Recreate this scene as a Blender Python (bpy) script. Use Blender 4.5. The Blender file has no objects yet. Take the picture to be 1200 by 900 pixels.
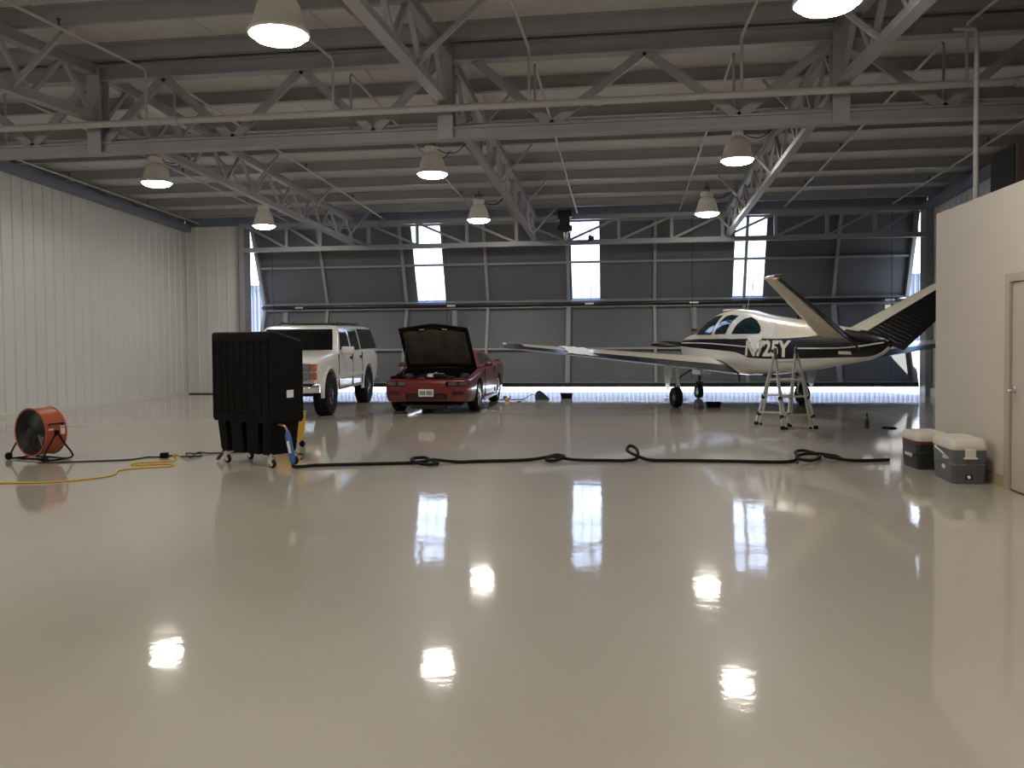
import bpy, bmesh, math, random
from mathutils import Vector, Matrix
random.seed(4)
C = bpy.context.scene.collection
PI = math.pi
R = math.radians

# ------------------------------------------------------------------ materials
def mat(name, col, rough=.5, metal=0., coat=0., spec=.5, noise=0., nscale=6., bump=0., bscale=30., emit=0., ecol=None, trans=0., coatr=.05):
    m = bpy.data.materials.new(name); m.use_nodes = True
    nt = m.node_tree; b = nt.nodes['Principled BSDF']
    b.inputs['Base Color'].default_value = (*col, 1)
    b.inputs['Roughness'].default_value = rough
    b.inputs['Metallic'].default_value = metal
    b.inputs['Coat Weight'].default_value = coat
    b.inputs['Coat Roughness'].default_value = coatr
    b.inputs['Specular IOR Level'].default_value = spec
    b.inputs['Transmission Weight'].default_value = trans
    if emit:
        b.inputs['Emission Color'].default_value = (*(ecol or col), 1)
        b.inputs['Emission Strength'].default_value = emit
    if noise or bump:
        tc = nt.nodes.new('ShaderNodeTexCoord')
    if noise:
        n = nt.nodes.new('ShaderNodeTexNoise'); n.inputs['Scale'].default_value = nscale; n.inputs['Detail'].default_value = 5
        r = nt.nodes.new('ShaderNodeMapRange'); r.inputs['To Min'].default_value = 1-noise; r.inputs['To Max'].default_value = 1+noise
        mx = nt.nodes.new('ShaderNodeMix'); mx.data_type = 'RGBA'; mx.blend_type = 'MULTIPLY'; mx.inputs['Factor'].default_value = 1
        mx.inputs[6].default_value = (*col, 1)
        nt.links.new(tc.outputs['Object'], n.inputs['Vector']); nt.links.new(n.outputs['Fac'], r.inputs['Value'])
        nt.links.new(r.outputs['Result'], mx.inputs[7]); nt.links.new(mx.outputs[2], b.inputs['Base Color'])
    if bump:
        n2 = nt.nodes.new('ShaderNodeTexNoise'); n2.inputs['Scale'].default_value = bscale; n2.inputs['Detail'].default_value = 3
        bp = nt.nodes.new('ShaderNodeBump'); bp.inputs['Strength'].default_value = bump; bp.inputs['Distance'].default_value = .01
        nt.links.new(tc.outputs['Object'], n2.inputs['Vector']); nt.links.new(n2.outputs['Fac'], bp.inputs['Height'])
        nt.links.new(bp.outputs['Normal'], b.inputs['Normal'])
    return m

M = {}
def dm(k, *a, **kw): M[k] = mat(k, *a, **kw)
dm('steel', (.29, .29, .305), .55, noise=.12, nscale=3)
dm('door_steel', (.24, .245, .26), .5, noise=.1, nscale=2)
dm('door_skin', (.095, .10, .11), .55, noise=.12, nscale=1.5)
dm('hinge_black', (.012, .012, .013), .35)
dm('deck', (.52, .52, .525), .6, noise=.06, nscale=1.2, bump=.15, bscale=6)
dm('liner', (.60, .60, .585), .42, noise=.05, nscale=.8)
dm('galv', (.58, .59, .62), .4, metal=.0, noise=.1, nscale=2)
dm('rafter', (.17, .19, .24), .5, noise=.1)
dm('curb', (.62, .60, .54), .5, noise=.08)
dm('drywall', (.56, .505, .43), .6, noise=.03, nscale=1.5)
dm('trim', (.42, .36, .29), .5)
dm('vinyl_base', (.40, .31, .18), .5)
dm('officedoor', (.50, .43, .35), .45)
dm('chrome', (.75, .75, .76), .18, metal=1)
dm('alu', (.62, .61, .57), .38, metal=.75, noise=.1, nscale=20)
dm('darkmetal', (.06, .06, .065), .4, metal=.6)
dm('rubber', (.007, .007, .007), .75, spec=.25, bump=.3, bscale=60)
dm('black_plastic', (.004, .004, .0045), .55, spec=.15, bump=.2, bscale=80)
dm('black_matte', (.005, .005, .005), .8, spec=.2)
dm('pad', (.006, .005, .0045), .9, spec=.2, bump=.6, bscale=60)
dm('orange', (.42, .085, .030), .42, noise=.08, nscale=8)
dm('shade_brown', (.04, .012, .008), .7)  # shaded inside of the orange fan drum, darkness put into the colour
dm('grille_black', (.01, .01, .01), .5)
dm('fan_blade', (.10, .11, .11), .5)
dm('white_label', (.75, .75, .73), .6)
dm('red_label', (.45, .04, .03), .6)
dm('blue_filter', (.05, .12, .38), .45)
dm('brass', (.55, .40, .16), .3, metal=1)
dm('yellow_cord', (.62, .40, .05), .5)
dm('black_cord', (.012, .011, .010), .5)
dm('yellow_plastic', (.72, .42, .04), .5)
dm('paint_white', (.72, .70, .66), .3, coat=.7, coatr=.06)
dm('glass_dark', (.003, .004, .005), .12, spec=.4)
dm('trim_black', (.012, .012, .012), .5)
dm('amber', (.65, .13, .02), .25, coat=.5)
dm('lamp_glass', (.20, .20, .20), .12, coat=.8)
dm('car_red', (.13, .005, .008), .32, coat=.6, coatr=.06)
dm('under_hood', (.085, .07, .055), .6, noise=.95, nscale=4, bump=.5, bscale=10)
dm('engine', (.05, .05, .055), .5, metal=.5, noise=.4, nscale=20)
dm('plate', (.70, .70, .66), .5)
dm('alloy', (.60, .60, .62), .28, metal=.85)
dm('air_cream', (.66, .60, .49), .3, coat=.6, coatr=.07)
dm('air_white', (.70, .69, .66), .3, coat=.5)
dm('air_black', (.004, .004, .005), .32, spec=.22)
dm('cockpit', (.006, .020, .024), .06, spec=.5)
dm('letter', (.70, .68, .60), .4)
dm('strobe', (.45, .02, .02), .3, coat=.5)
dm('cloth', (.80, .80, .84), .85, bump=.4, bscale=25)
dm('sail', (.14, .14, .15), .6)
dm('lid_white', (.66, .60, .52), .45)
dm('chest_grey', (.105, .11, .115), .5)
dm('chest_black', (.012, .013, .015), .4)
dm('chest_red', (.14, .018, .016), .45)
dm('brown_box', (.07, .045, .032), .8, bump=.4, bscale=40, noise=.3, nscale=30)
dm('pipe', (.38, .375, .36), .5)
dm('bell', (.80, .76, .69), .45)
dm('lens', (1, .95, .86), .3, emit=100, ecol=(1, .95, .87))
dm('green_cloth', (.10, .16, .13), .8)
dm('navy', (.02, .025, .06), .5)
dm('concrete', (.62, .61, .58), .8, noise=.1, nscale=.5)
dm('building', (.15, .17, .22), .5)
dm('bottle_dark', (.02, .016, .012), .25, coat=.4)

# glossy epoxy floor
m = bpy.data.materials.new('epoxy'); m.use_nodes = True; nt = m.node_tree; b = nt.nodes['Principled BSDF']
tc = nt.nodes.new('ShaderNodeTexCoord'); n = nt.nodes.new('ShaderNodeTexNoise'); n.inputs['Scale'].default_value = .35; n.inputs['Detail'].default_value = 4
r = nt.nodes.new('ShaderNodeValToRGB'); r.color_ramp.elements[0].position = .3; r.color_ramp.elements[1].position = .7
r.color_ramp.elements[0].color = (.43, .38, .305, 1); r.color_ramp.elements[1].color = (.49, .44, .355, 1)
nt.links.new(tc.outputs['Object'], n.inputs['Vector']); nt.links.new(n.outputs['Fac'], r.inputs['Fac']); nt.links.new(r.outputs['Color'], b.inputs['Base Color'])
b.inputs['Roughness'].default_value = .45; b.inputs['Coat Weight'].default_value = 1.; b.inputs['Coat Roughness'].default_value = .055; b.inputs['Coat IOR'].default_value = 1.55
n2 = nt.nodes.new('ShaderNodeTexNoise'); n2.inputs['Scale'].default_value = 4.5; n2.inputs['Detail'].default_value = 4
bp = nt.nodes.new('ShaderNodeBump'); bp.inputs['Strength'].default_value = .13; bp.inputs['Distance'].default_value = .01
nt.links.new(tc.outputs['Object'], n2.inputs['Vector']); nt.links.new(n2.outputs['Fac'], bp.inputs['Height']); nt.links.new(bp.outputs['Normal'], b.inputs['Coat Normal'])
M['epoxy'] = m
# translucent skylight sheet
m = bpy.data.materials.new('fibreglass'); m.use_nodes = True; nt = m.node_tree; nt.nodes.clear()
o = nt.nodes.new('ShaderNodeOutputMaterial'); a = nt.nodes.new('ShaderNodeBsdfTransparent'); t = nt.nodes.new('ShaderNodeBsdfTranslucent'); mx = nt.nodes.new('ShaderNodeMixShader')
a.inputs[0].default_value = (.92, .95, 1, 1); t.inputs[0].default_value = (.85, .9, 1, 1); mx.inputs[0].default_value = .45
nt.links.new(a.outputs[0], mx.inputs[1]); nt.links.new(t.outputs[0], mx.inputs[2]); nt.links.new(mx.outputs[0], o.inputs[0])
M['fibreglass'] = m

# ------------------------------------------------------------------ mesh builder
class MB:
    def __init__(s): s.v = []; s.f = []; s.m = []
    def add(s, vs, fs, mi=0, X=None):
        o = len(s.v)
        for p in vs:
            p = Vector(p); s.v.append(X @ p if X else p)
        for f in fs: s.f.append([i+o for i in f]); s.m.append(mi)
        return s
    def box(s, a, b, mi=0, X=None):
        x0, y0, z0 = a; x1, y1, z1 = b
        return s.add([(x0,y0,z0),(x1,y0,z0),(x1,y1,z0),(x0,y1,z0),(x0,y0,z1),(x1,y0,z1),(x1,y1,z1),(x0,y1,z1)],
                     [(0,3,2,1),(4,5,6,7),(0,1,5,4),(1,2,6,5),(2,3,7,6),(3,0,4,7)], mi, X)
    def rbox(s, a, b, r=.02, seg=2, mi=0, X=None):
        bm = bmesh.new(); bmesh.ops.create_cube(bm, size=1)
        sc = [b[i]-a[i] for i in range(3)]; ce = [(b[i]+a[i])/2 for i in range(3)]
        for v in bm.verts: v.co = Vector([v.co[i]*sc[i]+ce[i] for i in range(3)])
        bmesh.ops.bevel(bm, geom=bm.edges[:], offset=r, segments=seg, affect='EDGES', profile=.5)
        bm.verts.index_update()
        s.add([v.co.copy() for v in bm.verts], [[v.index for v in f.verts] for f in bm.faces], mi, X); bm.free(); return s
    def bar(s, p, q, w, h=None, mi=0, up=(0,0,1)):
        h = h or w; p = Vector(p); q = Vector(q); d = (q-p); L = d.length; d.normalize()
        up = Vector(up)
        if abs(d.dot(up)) > .98: up = Vector((0,1,0)) if abs(d.y) < .9 else Vector((1,0,0))
        sx = d.cross(up).normalized(); uz = sx.cross(d).normalized()
        X = Matrix((( sx.x,d.x,uz.x,p.x),(sx.y,d.y,uz.y,p.y),(sx.z,d.z,uz.z,p.z),(0,0,0,1)))
        return s.box((-w/2,0,-h/2),(w/2,L,h/2), mi, X)
    def tube(s, pts, r, n=8, mi=0, closed=False, cap=True):
        pts = [Vector(p) for p in pts]; k = len(pts); rs = r if isinstance(r, (list, tuple)) else [r]*k
        prev = None; rings = []
        for i in range(k):
            if closed: d = pts[(i+1) % k]-pts[i-1]
            else: d = pts[min(i+1, k-1)]-pts[max(i-1, 0)]
            if d.length < 1e-9: d = Vector((0,0,1))
            d.normalize()
            if prev is None:
                a = Vector((0,0,1)) if abs(d.z) < .9 else Vector((1,0,0)); u = d.cross(a).normalized()
            else:
                u = prev-d*prev.dot(d)
                u = u.normalized() if u.length > 1e-6 else d.orthogonal().normalized()
            prev = u; w = d.cross(u)
            rings.append([pts[i]+(u*math.cos(2*PI*j/n)+w*math.sin(2*PI*j/n))*rs[i] for j in range(n)])
        return s.rings(rings, mi, closed, cap)
    def rings(s, rings, mi=0, closed=False, cap=True, X=None):
        n = len(rings[0]); k = len(rings); vs = [p for r in rings for p in r]; fs = []
        for i in range(k if closed else k-1):
            i2 = (i+1) % k
            for j in range(n): fs.append((i*n+j, i*n+(j+1) % n, i2*n+(j+1) % n, i2*n+j))
        if cap and not closed: fs.append(tuple(range(n-1, -1, -1))); fs.append(tuple((k-1)*n+j for j in range(n)))
        return s.add(vs, fs, mi, X)
    def lathe(s, prof, n=32, mi=0, X=None, cap=False):
        rings = [[(r*math.cos(2*PI*j/n), r*math.sin(2*PI*j/n), z) for j in range(n)] for r, z in prof]
        return s.rings(rings, mi, cap=cap, X=X)
    def prism(s, poly, d, mi=0, X=None):      # poly in (x,y), extruded z 0..d
        n = len(poly)
        return s.add([(x,y,0) for x,y in poly]+[(x,y,d) for x,y in poly],
                     [tuple(range(n-1,-1,-1)), tuple(range(n,2*n))]+[(j,(j+1)%n,n+(j+1)%n,n+j) for j in range(n)], mi, X)
    def grid(s, g, mi=0, X=None):
        a = len(g); b_ = len(g[0])
        return s.add([p for row in g for p in row], [(i*b_+j, i*b_+j+1, (i+1)*b_+j+1, (i+1)*b_+j) for i in range(a-1) for j in range(b_-1)], mi, X)
    def build(s, name, mats, parent=None, smooth=None, fix=True):
        me = bpy.data.meshes.new(name); me.from_pydata([tuple(v) for v in s.v], [], s.f)
        if isinstance(mats, str): mats = [mats]
        for k in mats: me.materials.append(M[k])
        me.polygons.foreach_set('material_index', s.m)
        if fix:
            bm = bmesh.new(); bm.from_mesh(me); bmesh.ops.recalc_face_normals(bm, faces=bm.faces[:]); bm.to_mesh(me); bm.free()
        if smooth: me.shade_smooth(); me.set_sharp_from_angle(angle=R(smooth))
        o = bpy.data.objects.new(name, me); C.objects.link(o)
        if parent: o.parent = parent
        return o
def solid(o, t, off=0.):
    md = o.modifiers.new('s', 'SOLIDIFY'); md.thickness = t; md.offset = off; return o
def apply(o):
    dg = bpy.context.evaluated_depsgraph_get(); me = bpy.data.meshes.new_from_object(o.evaluated_get(dg))
    o.modifiers.clear(); o.data = me; return o
def boolean(o, cutters):
    for c in cutters:
        md = o.modifiers.new('b', 'BOOLEAN'); md.object = c; md.operation = 'DIFFERENCE'; md.solver = 'EXACT'
    bpy.context.view_layer.update(); apply(o)
    for c in cutters: bpy.data.objects.remove(c)
    return o
def tag(o, label=None, cat=None, group=None, kind=None):
    if label: o['label'] = label
    if cat: o['category'] = cat
    if group: o['group'] = group
    if kind: o['kind'] = kind
    return o
def thing(name, label, cat, loc=(0,0,0), rz=0, group=None, kind=None):
    o = bpy.data.objects.new(name, None); C.objects.link(o); o.location = loc; o.rotation_euler = (0,0,rz)
    o.empty_display_size = .2
    return tag(o, label, cat, group, kind)
def struct(o, label=None, cat=None): return tag(o, label, cat, None, 'structure')
def lerp(a, b, t): return a+(b-a)*t
def interp(tab, x):
    """piecewise smooth (pchip-like) interpolation of rows (x, a, b, ...) in any x order"""
    tab = sorted(tab)
    if x <= tab[0][0]: return tab[0][1:]
    if x >= tab[-1][0]: return tab[-1][1:]
    for i in range(len(tab)-1):
        if tab[i][0] <= x <= tab[i+1][0]: break
    x0, x1 = tab[i][0], tab[i+1][0]; h = x1-x0; t = (x-x0)/h; out = []
    for k in range(1, len(tab[0])):
        def sl(j):
            if j <= 0 or j >= len(tab)-1:
                return (tab[max(j,1)][k]-tab[max(j,1)-1][k])/(tab[max(j,1)][0]-tab[max(j,1)-1][0]) if j <= 0 else (tab[-1][k]-tab[-2][k])/(tab[-1][0]-tab[-2][0])
            a = (tab[j][k]-tab[j-1][k])/(tab[j][0]-tab[j-1][0]); b2 = (tab[j+1][k]-tab[j][k])/(tab[j+1][0]-tab[j][0])
            return 0 if a*b2 <= 0 else 2*a*b2/(a+b2)
        m0, m1 = sl(i), sl(i+1); y0, y1 = tab[i][k], tab[i+1][k]
        out.append((2*t**3-3*t*t+1)*y0+(t**3-2*t*t+t)*h*m0+(-2*t**3+3*t*t)*y1+(t**3-t*t)*h*m1)
    return out
def spline(pts, n=8, closed=False):
    pts = [Vector(p) for p in pts]; k = len(pts); out = []
    for i in range(k if closed else k-1):
        if closed: p0,p1,p2,p3 = pts[i-1],pts[i],pts[(i+1)%k],pts[(i+2)%k]
        else: p0,p1,p2,p3 = pts[max(i-1,0)],pts[i],pts[i+1],pts[min(i+2,k-1)]
        for j in range(n):
            t = j/n; out.append(.5*((2*p1)+(p2-p0)*t+(2*p0-5*p1+4*p2-p3)*t*t+(3*p1-p0-3*p2+p3)*t**3))
    if not closed: out.append(pts[-1])
    return out
def T(loc=(0,0,0), rx=0, ry=0, rz=0): return Matrix.Translation(loc) @ Matrix.Rotation(rz,4,'Z') @ Matrix.Rotation(ry,4,'Y') @ Matrix.Rotation(rx,4,'X')

# ------------------------------------------------------------------ room
XL, XR, YD, YN, YRI = -12.3, 7.6, 21.6, -1.6, 10.6
def roofz(Y): return 5.33-.05*abs(Y-YRI)
TX = (-7.2, -2.27, 2.65)

mb = MB(); mb.box((XL-.2, YN-.2, -.2), (XR+.2, 22.95, 0)); struct(mb.build('floor', 'epoxy'), 'glossy beige epoxy coated concrete hangar floor')
mb = MB(); mb.box((-90, 22.95, -.25), (90, 140, -.03)); struct(mb.build('trim_1', 'concrete'), 'bright concrete apron outside under the raised hangar door')
# roof deck with insulation facing seams
mb = MB()
for y0, y1 in ((YN-.2, YRI), (YRI, 22.2)):
    z0, z1 = roofz(y0)+.215, roofz(y1)+.215
    mb.add([(XL-.2,y0,z0),(XR+.2,y0,z0),(XR+.2,y1,z1),(XL-.2,y1,z1),(XL-.2,y0,z0+.12),(XR+.2,y0,z0+.12),(XR+.2,y1,z1+.12),(XL-.2,y1,z1+.12)],
           [(0,3,2,1),(4,5,6,7),(0,1,5,4),(1,2,6,5),(2,3,7,6),(3,0,4,7)])
    for k in range(13):
        x = XL+.9+k*1.53
        mb.bar((x, y0, z0-.004), (x, y1, z1-.004), .025, .012)
struct(mb.build('ceiling', 'deck'), 'off white insulation faced roof deck above the purlins')

def ribbed(name, p0, p1, zt, mk, flip=1, pitch=.305, d=.022, z0=0., thick=.12):
    """ribbed sheet wall from p0 to p1 (xy); zt(t) top height; ribs stand into the room"""
    p0 = Vector((*p0,0)); p1 = Vector((*p1,0)); L = (p1-p0).length; u = (p1-p0)/L; nrm = Vector((-u.y,u.x,0))*flip
    us = []; k = 0
    while k*pitch < L:
        for a, dd in ((0,0),(.03,0),(.045,d),(.085,d),(.10,0)):
            if k*pitch+a < L: us.append((k*pitch+a, dd))
        us.append((k*pitch+.2, 0)) if k*pitch+.2 < L else None
        k += 1
    us.append((L,0)); mb = MB(); rows = []
    for a, dd in us:
        P = p0+u*a+nrm*dd; rows.append([(P.x,P.y,z0),(P.x,P.y,zt(a/L))])
    mb.grid(rows)
    Pb0 = p0-nrm*thick; Pb1 = p1-nrm*thick
    mb.add([(Pb0.x,Pb0.y,-.1),(Pb1.x,Pb1.y,-.1),(Pb1.x,Pb1.y,zt(1)+.3),(Pb0.x,Pb0.y,zt(0)+.3)], [(0,1,2,3)])
    return mb.build(name, mk, fix=False)
def zl(y0, y1, off=-.17): return lambda t: roofz(lerp(y0,y1,t))+off
def wallpair(name, x, flip, mk, lab, ys):
    # one wall, two slopes, one mesh
    o1 = ribbed(name, (x,YRI), (x,ys[1]), zl(YRI,ys[1]), mk, flip); o2 = ribbed(name, (x,ys[0]), (x,YRI), zl(ys[0],YRI), mk, flip)
    bm = bmesh.new(); bm.from_mesh(o1.data); bm.from_mesh(o2.data); bm.to_mesh(o1.data); bm.free(); bpy.data.objects.remove(o2)
    return struct(o1, lab)
wallpair('wall_left', XL, -1, 'liner', 'off white ribbed metal liner wall on the left', (YN, 21.85))
wallpair('wall_right', XR, 1, 'galv', 'grey ribbed metal wall beyond the office box', (YN, 21.75))
struct(ribbed('wall_back', (XL, 21.85), (-10.47, 21.85), lambda t: 4.72, 'liner', -1), 'short ribbed wall section left of the hangar door')
mb = MB(); mb.box((XL-.1, YN-.15, 0), (XR+.1, YN, 5.1)); struct(mb.build('wall_front', 'liner'), 'end wall behind the camera')
# base curbs
mb = MB(); mb.box((XL, YN, 0), (XL+.07, 21.85, .09)); struct(mb.build('baseboard_left', 'curb'), 'pale curb along the foot of the left wall')
mb = MB(); mb.box((XL+.07, 21.815, 0), (-10.47, 21.85, .03), 0); struct(mb.build('baseboard_back', 'trim_black'), 'dark strip at the foot of the short back wall')
mb = MB(); mb.box((XR-.07, 10.6, 0), (XR, 21.7, .20)); struct(mb.build('baseboard_right', 'curb'), 'pale curb at the foot of the right wall')
# eave rafters on the side walls
for nm, x in (('trim_2', XL+.11), ('trim_3', XR-.11)):
    mb = MB()
    for y0, y1 in ((YN, YRI), (YRI, 21.9)):
        mb.bar((x,y0,roofz(y0)-.09), (x,y1,roofz(y1)-.09), .2, .18); xo = XL-.02 if x < 0 else XR+.02; mb.bar((xo,y0,roofz(y0)+.02), (xo,y1,roofz(y1)+.02), .03, .42)
    struct(mb.build(nm, 'rafter'), 'dark blue grey rafter along the top of the %s wall' % ('left' if nm == 'trim_2' else 'right'))
# jamb columns
for nm, x0, x1, w in (('trim_4', -10.47, -10.33, 'left'), ('trim_5', 7.42, 7.58, 'right')):
    mb = MB(); mb.box((x0, 21.45, 0), (x1, 21.47, 4.72)); mb.box((x0, 21.83, 0), (x1, 21.85, 4.72)); mb.box(((x0+x1)/2-.04, 21.475, 0), ((x0+x1)/2+.04, 21.825, 4.70))
    mb.box((x0+.002,21.47,0),(x0+.01,21.83,4.72)); mb.box((x1-.01,21.47,0),(x1-.002,21.83,4.72)); mb.box((min(x0,x1),21.75,0),(x1+(.05 if x0 > 0 else 0),21.85,4.72))
    struct(mb.build(nm, 'door_steel'), '%s steel jamb column of the hangar door opening' % w)
# wall strip above the door opening
mb = MB(); mb.box((-12.3, 21.9, 4.68), (XR, 22.0, 5.05)); struct(mb.build('trim_6', 'rafter'), 'dark steel strip above the hangar door opening')

# ------------------------------------------------------------------ office box on the right
OX, OY = 3.73, 10.45
mb = MB()
mb.box((OX, 8.50, 0), (OX+.12, OY, 2.96)); mb.box((OX, 7.45, 2.08), (OX+.12, 8.50, 2.96)); mb.box((OX, YN, 0), (OX+.12, 7.45, 2.96))
mb.box((OX+.12, OY-.12, 0), (XR, OY, 2.96)); mb.box((OX+.12, YN, 2.84), (XR, OY-.12, 2.96))
struct(mb.build('wall_office', 'drywall'), 'tan painted wall of the office box on the right')
mb = MB(); mb.box((OX-.012, 8.60, 0), (OX, OY, .12)); struct(mb.build('baseboard_office', 'vinyl_base'), 'tan vinyl base at the foot of the office wall')
dr = thing('door_2', 'beige office door in its frame', 'door', (OX, 8.0, 0), 0, kind='structure')
f = MB()
for y0, y1 in ((.50, .60), (-.60, -.50)): f.box((-.025, y0, 0), (.13, y1, 2.10))
f.box((-.025, -.50, 2.02), (.13, .50, 2.10))
f.box((.05, .485, 0), (.13, .50, 2.02)); f.build('door_frame', 'trim', dr)
s = MB(); s.box((.0, -.496, .015), (.045, .494, 2.014)); dsl = s.build('door_slab', 'officedoor', dr)
h = MB(); h.lathe([(0,0),(.033,0),(.033,.012),(.012,.02),(.012,.055),(0,.055)], 20, X=T((.0, .43, .98), ry=-PI/2))
h.tube([(-.04,.43,.98),(-.055,.41,.98),(-.055,.33,.98)], .011, 8); h.build('lever_handle', 'chrome', dsl, 40)

# ------------------------------------------------------------------ roof steel
def steel_truss(root, pts_b, pts_t, mk='steel', w=.12, hb=.12, ht=.14, web=.06, n=12, verts=True, name='web_diagonal', dw=None):
    b = MB(); b.bar(pts_b[0], pts_b[1], w*.45, hb); 
    z = Vector((0,0,-hb/2)); b.bar(Vector(pts_b[0])+z, Vector(pts_b[1])+z, w, .018)
    b.build('bottom_chord', mk, root)
    t = MB(); t.bar(pts_t[0], pts_t[1], w*.45, ht); z = Vector((0,0,ht/2-.01)); t.bar(Vector(pts_t[0])+z, Vector(pts_t[1])+z, w, .02)
    z = Vector((0,0,-ht/2+.01)); t.bar(Vector(pts_t[0])+z, Vector(pts_t[1])+z, w, .02)
    t.build('top_chord', mk, root)
    B0, B1, T0, T1 = map(Vector, (*pts_b, *pts_t))
    for i in range(n):
        a = B0.lerp(B1, i/n) if i % 2 == 0 else T0.lerp(T1, i/n)
        c = T0.lerp(T1, (i+1)/n) if i % 2 == 0 else B0.lerp(B1, (i+1)/n)
        m_ = MB(); m_.bar(a, c, web, dw or web); m_.build(name, mk, root)
        if verts and i % 2 == 0:
            m_ = MB(); q = T0.lerp(T1, (i+1)/n); m_.bar(B0.lerp(B1, (i+1)/n), q, web*.7, web*.7); m_.build('web_post', mk, root)

names = {-7.2: 'left', -2.27: 'middle', 2.65: 'right'}
for x in TX:
    r0 = thing('roof_truss', 'grey roof truss running from ridge to hangar door, %s of the three' % names[x], 'roof truss', (x, 10.72, 4.06), 0, 'grey lattice roof trusses')
    L = 21.42-10.72
    steel_truss(r0, ((0,0,.52),(0,L,.06)), ((0,0,roofz(10.72)-4.06-.08),(0,L,roofz(21.42)-4.06-.08)), n=18, web=.05, verts=False)
    for k, yy in enumerate((12.4, 15.2, 18.05, 20.85)):
        for sx in (-1, 1):
            m_ = MB(); zb = 4.06+lerp(.52,.06,(yy-10.72)/L); m_.bar((0, yy-10.72, zb-4.06), (sx*.62, yy-10.72, roofz(yy)-4.06), .035, .035); m_.build('flange_brace', 'steel', r0)
    r1 = thing('roof_truss', 'grey roof truss running overhead from ridge toward viewer, %s of the three' % names[x], 'roof truss', (x, 10.48, 4.06), 0, 'grey lattice roof trusses')
    L = 10.48-YN
    steel_truss(r1, ((0,0,.55),(0,-L,.04)), ((0,0,roofz(10.48)-4.06-.08),(0,-L,roofz(YN)-4.06-.08)), n=20, web=.06, verts=False, w=.14)
    for yy in (8.95, 6.05, 3.2):
        for sx in (-1, 1):
            m_ = MB(); zb = 4.06+lerp(.55,.04,(10.48-yy)/L); m_.bar((0, yy-10.48, zb-4.06), (sx*.8, yy-10.48, roofz(yy)-4.06), .05, .05); m_.build('flange_brace', 'steel', r1)
# ridge truss
rt = thing('ridge_truss', 'long grey lattice girder crossing the hangar under the roof ridge', 'roof truss', (-2.35, YRI, 4.11))
ox = 2.35
b = MB(); b.box((XL+.2+ox, -.04, .02), (XR-.2+ox, .04, .15)); b.box((XL+.2+ox, -.09, 0), (XR-.2+ox, .09, .022)); b.box((XL+.2+ox,-.09,.135),(XR-.2+ox,.09,.15)); b.build('bottom_chord', 'steel', rt)
b = MB(); b.box((XL+.2+ox, -.03, 1.02), (XR-.2+ox, .03, 1.2)); b.box((XL+.2+ox, -.09, 1.0), (XR-.2+ox, .09, 1.02)); b.box((XL+.2+ox, -.09, 1.19), (XR-.2+ox, .09, 1.21)); b.build('top_chord', 'steel', rt)
for x in TX:
    b = MB(); b.box((x-.10+ox, -.11, 0), (x+.10+ox, -.09, 1.19)); b.box((x-.10+ox, .09, 0), (x+.10+ox, .11, 1.19)); b.box((x-.012+ox,-.09,.02),(x+.012+ox,.09,1.19)); b.build('splice_post', 'steel', rt)
zz = []
for a, c_ in ((XL+.1,-7.2), (-7.2,-2.27), (-2.27,2.65), (2.65,XR-.1)):
    w_ = c_-a; xs = [a+.08, a+.2*w_, a+.4*w_, a+.6*w_, a+.8*w_, c_-.12]
    if a == -2.27: xs = [a+.38, a+.1, a+1.38, a+2.56, a+3.72, c_-.1]
    hi = [0,1,0,1,0,1] if a != -2.27 else [1,1,0,1,0,1]
    if a == 2.65: xs = [a+.1, a+1.22, a+2.3, a+3.4, c_-.1]; hi = [1,0,1,0,1]
    if a == -2.27: xs = xs[0:1]+xs[2:]; hi = [1,0,1,0,1]
    for i in range(len(xs)-1):
        m_ = MB(); m_.bar((xs[i]+ox, 0, 1.02 if hi[i] else .14), (xs[i+1]+ox, 0, 1.02 if hi[i+1] else .14), .05, .11); m_.build('web_diagonal', 'steel', rt)

# purlins
far = [12.4, 13.8, 15.2, 16.6, 18.05, 19.45, 20.85]; near = [10.35, 8.95, 7.5, 6.05, 4.6, 3.15, 1.7]
ordw = ['first','second','third','fourth','fifth','sixth','seventh']
def purlin(y, lab, g):
    p = MB(); z = roofz(y)+.005; s_ = 1 if y > YRI else -1
    p.box((XL+.02, y-.012, z), (XR-.02, y+.012, z+.205)); p.box((XL+.02, min(y,y-s_*.075), z), (XR-.02, max(y,y-s_*.075), z+.012)); p.box((XL+.02, min(y,y+s_*.075), z+.195), (XR-.02, max(y,y+s_*.075), z+.205))
    tag(p.build('purlin', 'steel'), lab, 'purlin', g)
purlin(10.95, 'grey roof purlin just behind the ridge girder', 'roof purlins')
for i, y in enumerate(far): purlin(y, 'grey roof purlin beyond the ridge girder, %s one toward the hangar door' % ordw[i], 'roof purlins')
for i, y in enumerate(near): purlin(y, 'grey roof purlin this side of the ridge girder, %s one toward the viewer' % ordw[i], 'roof purlins')

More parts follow.
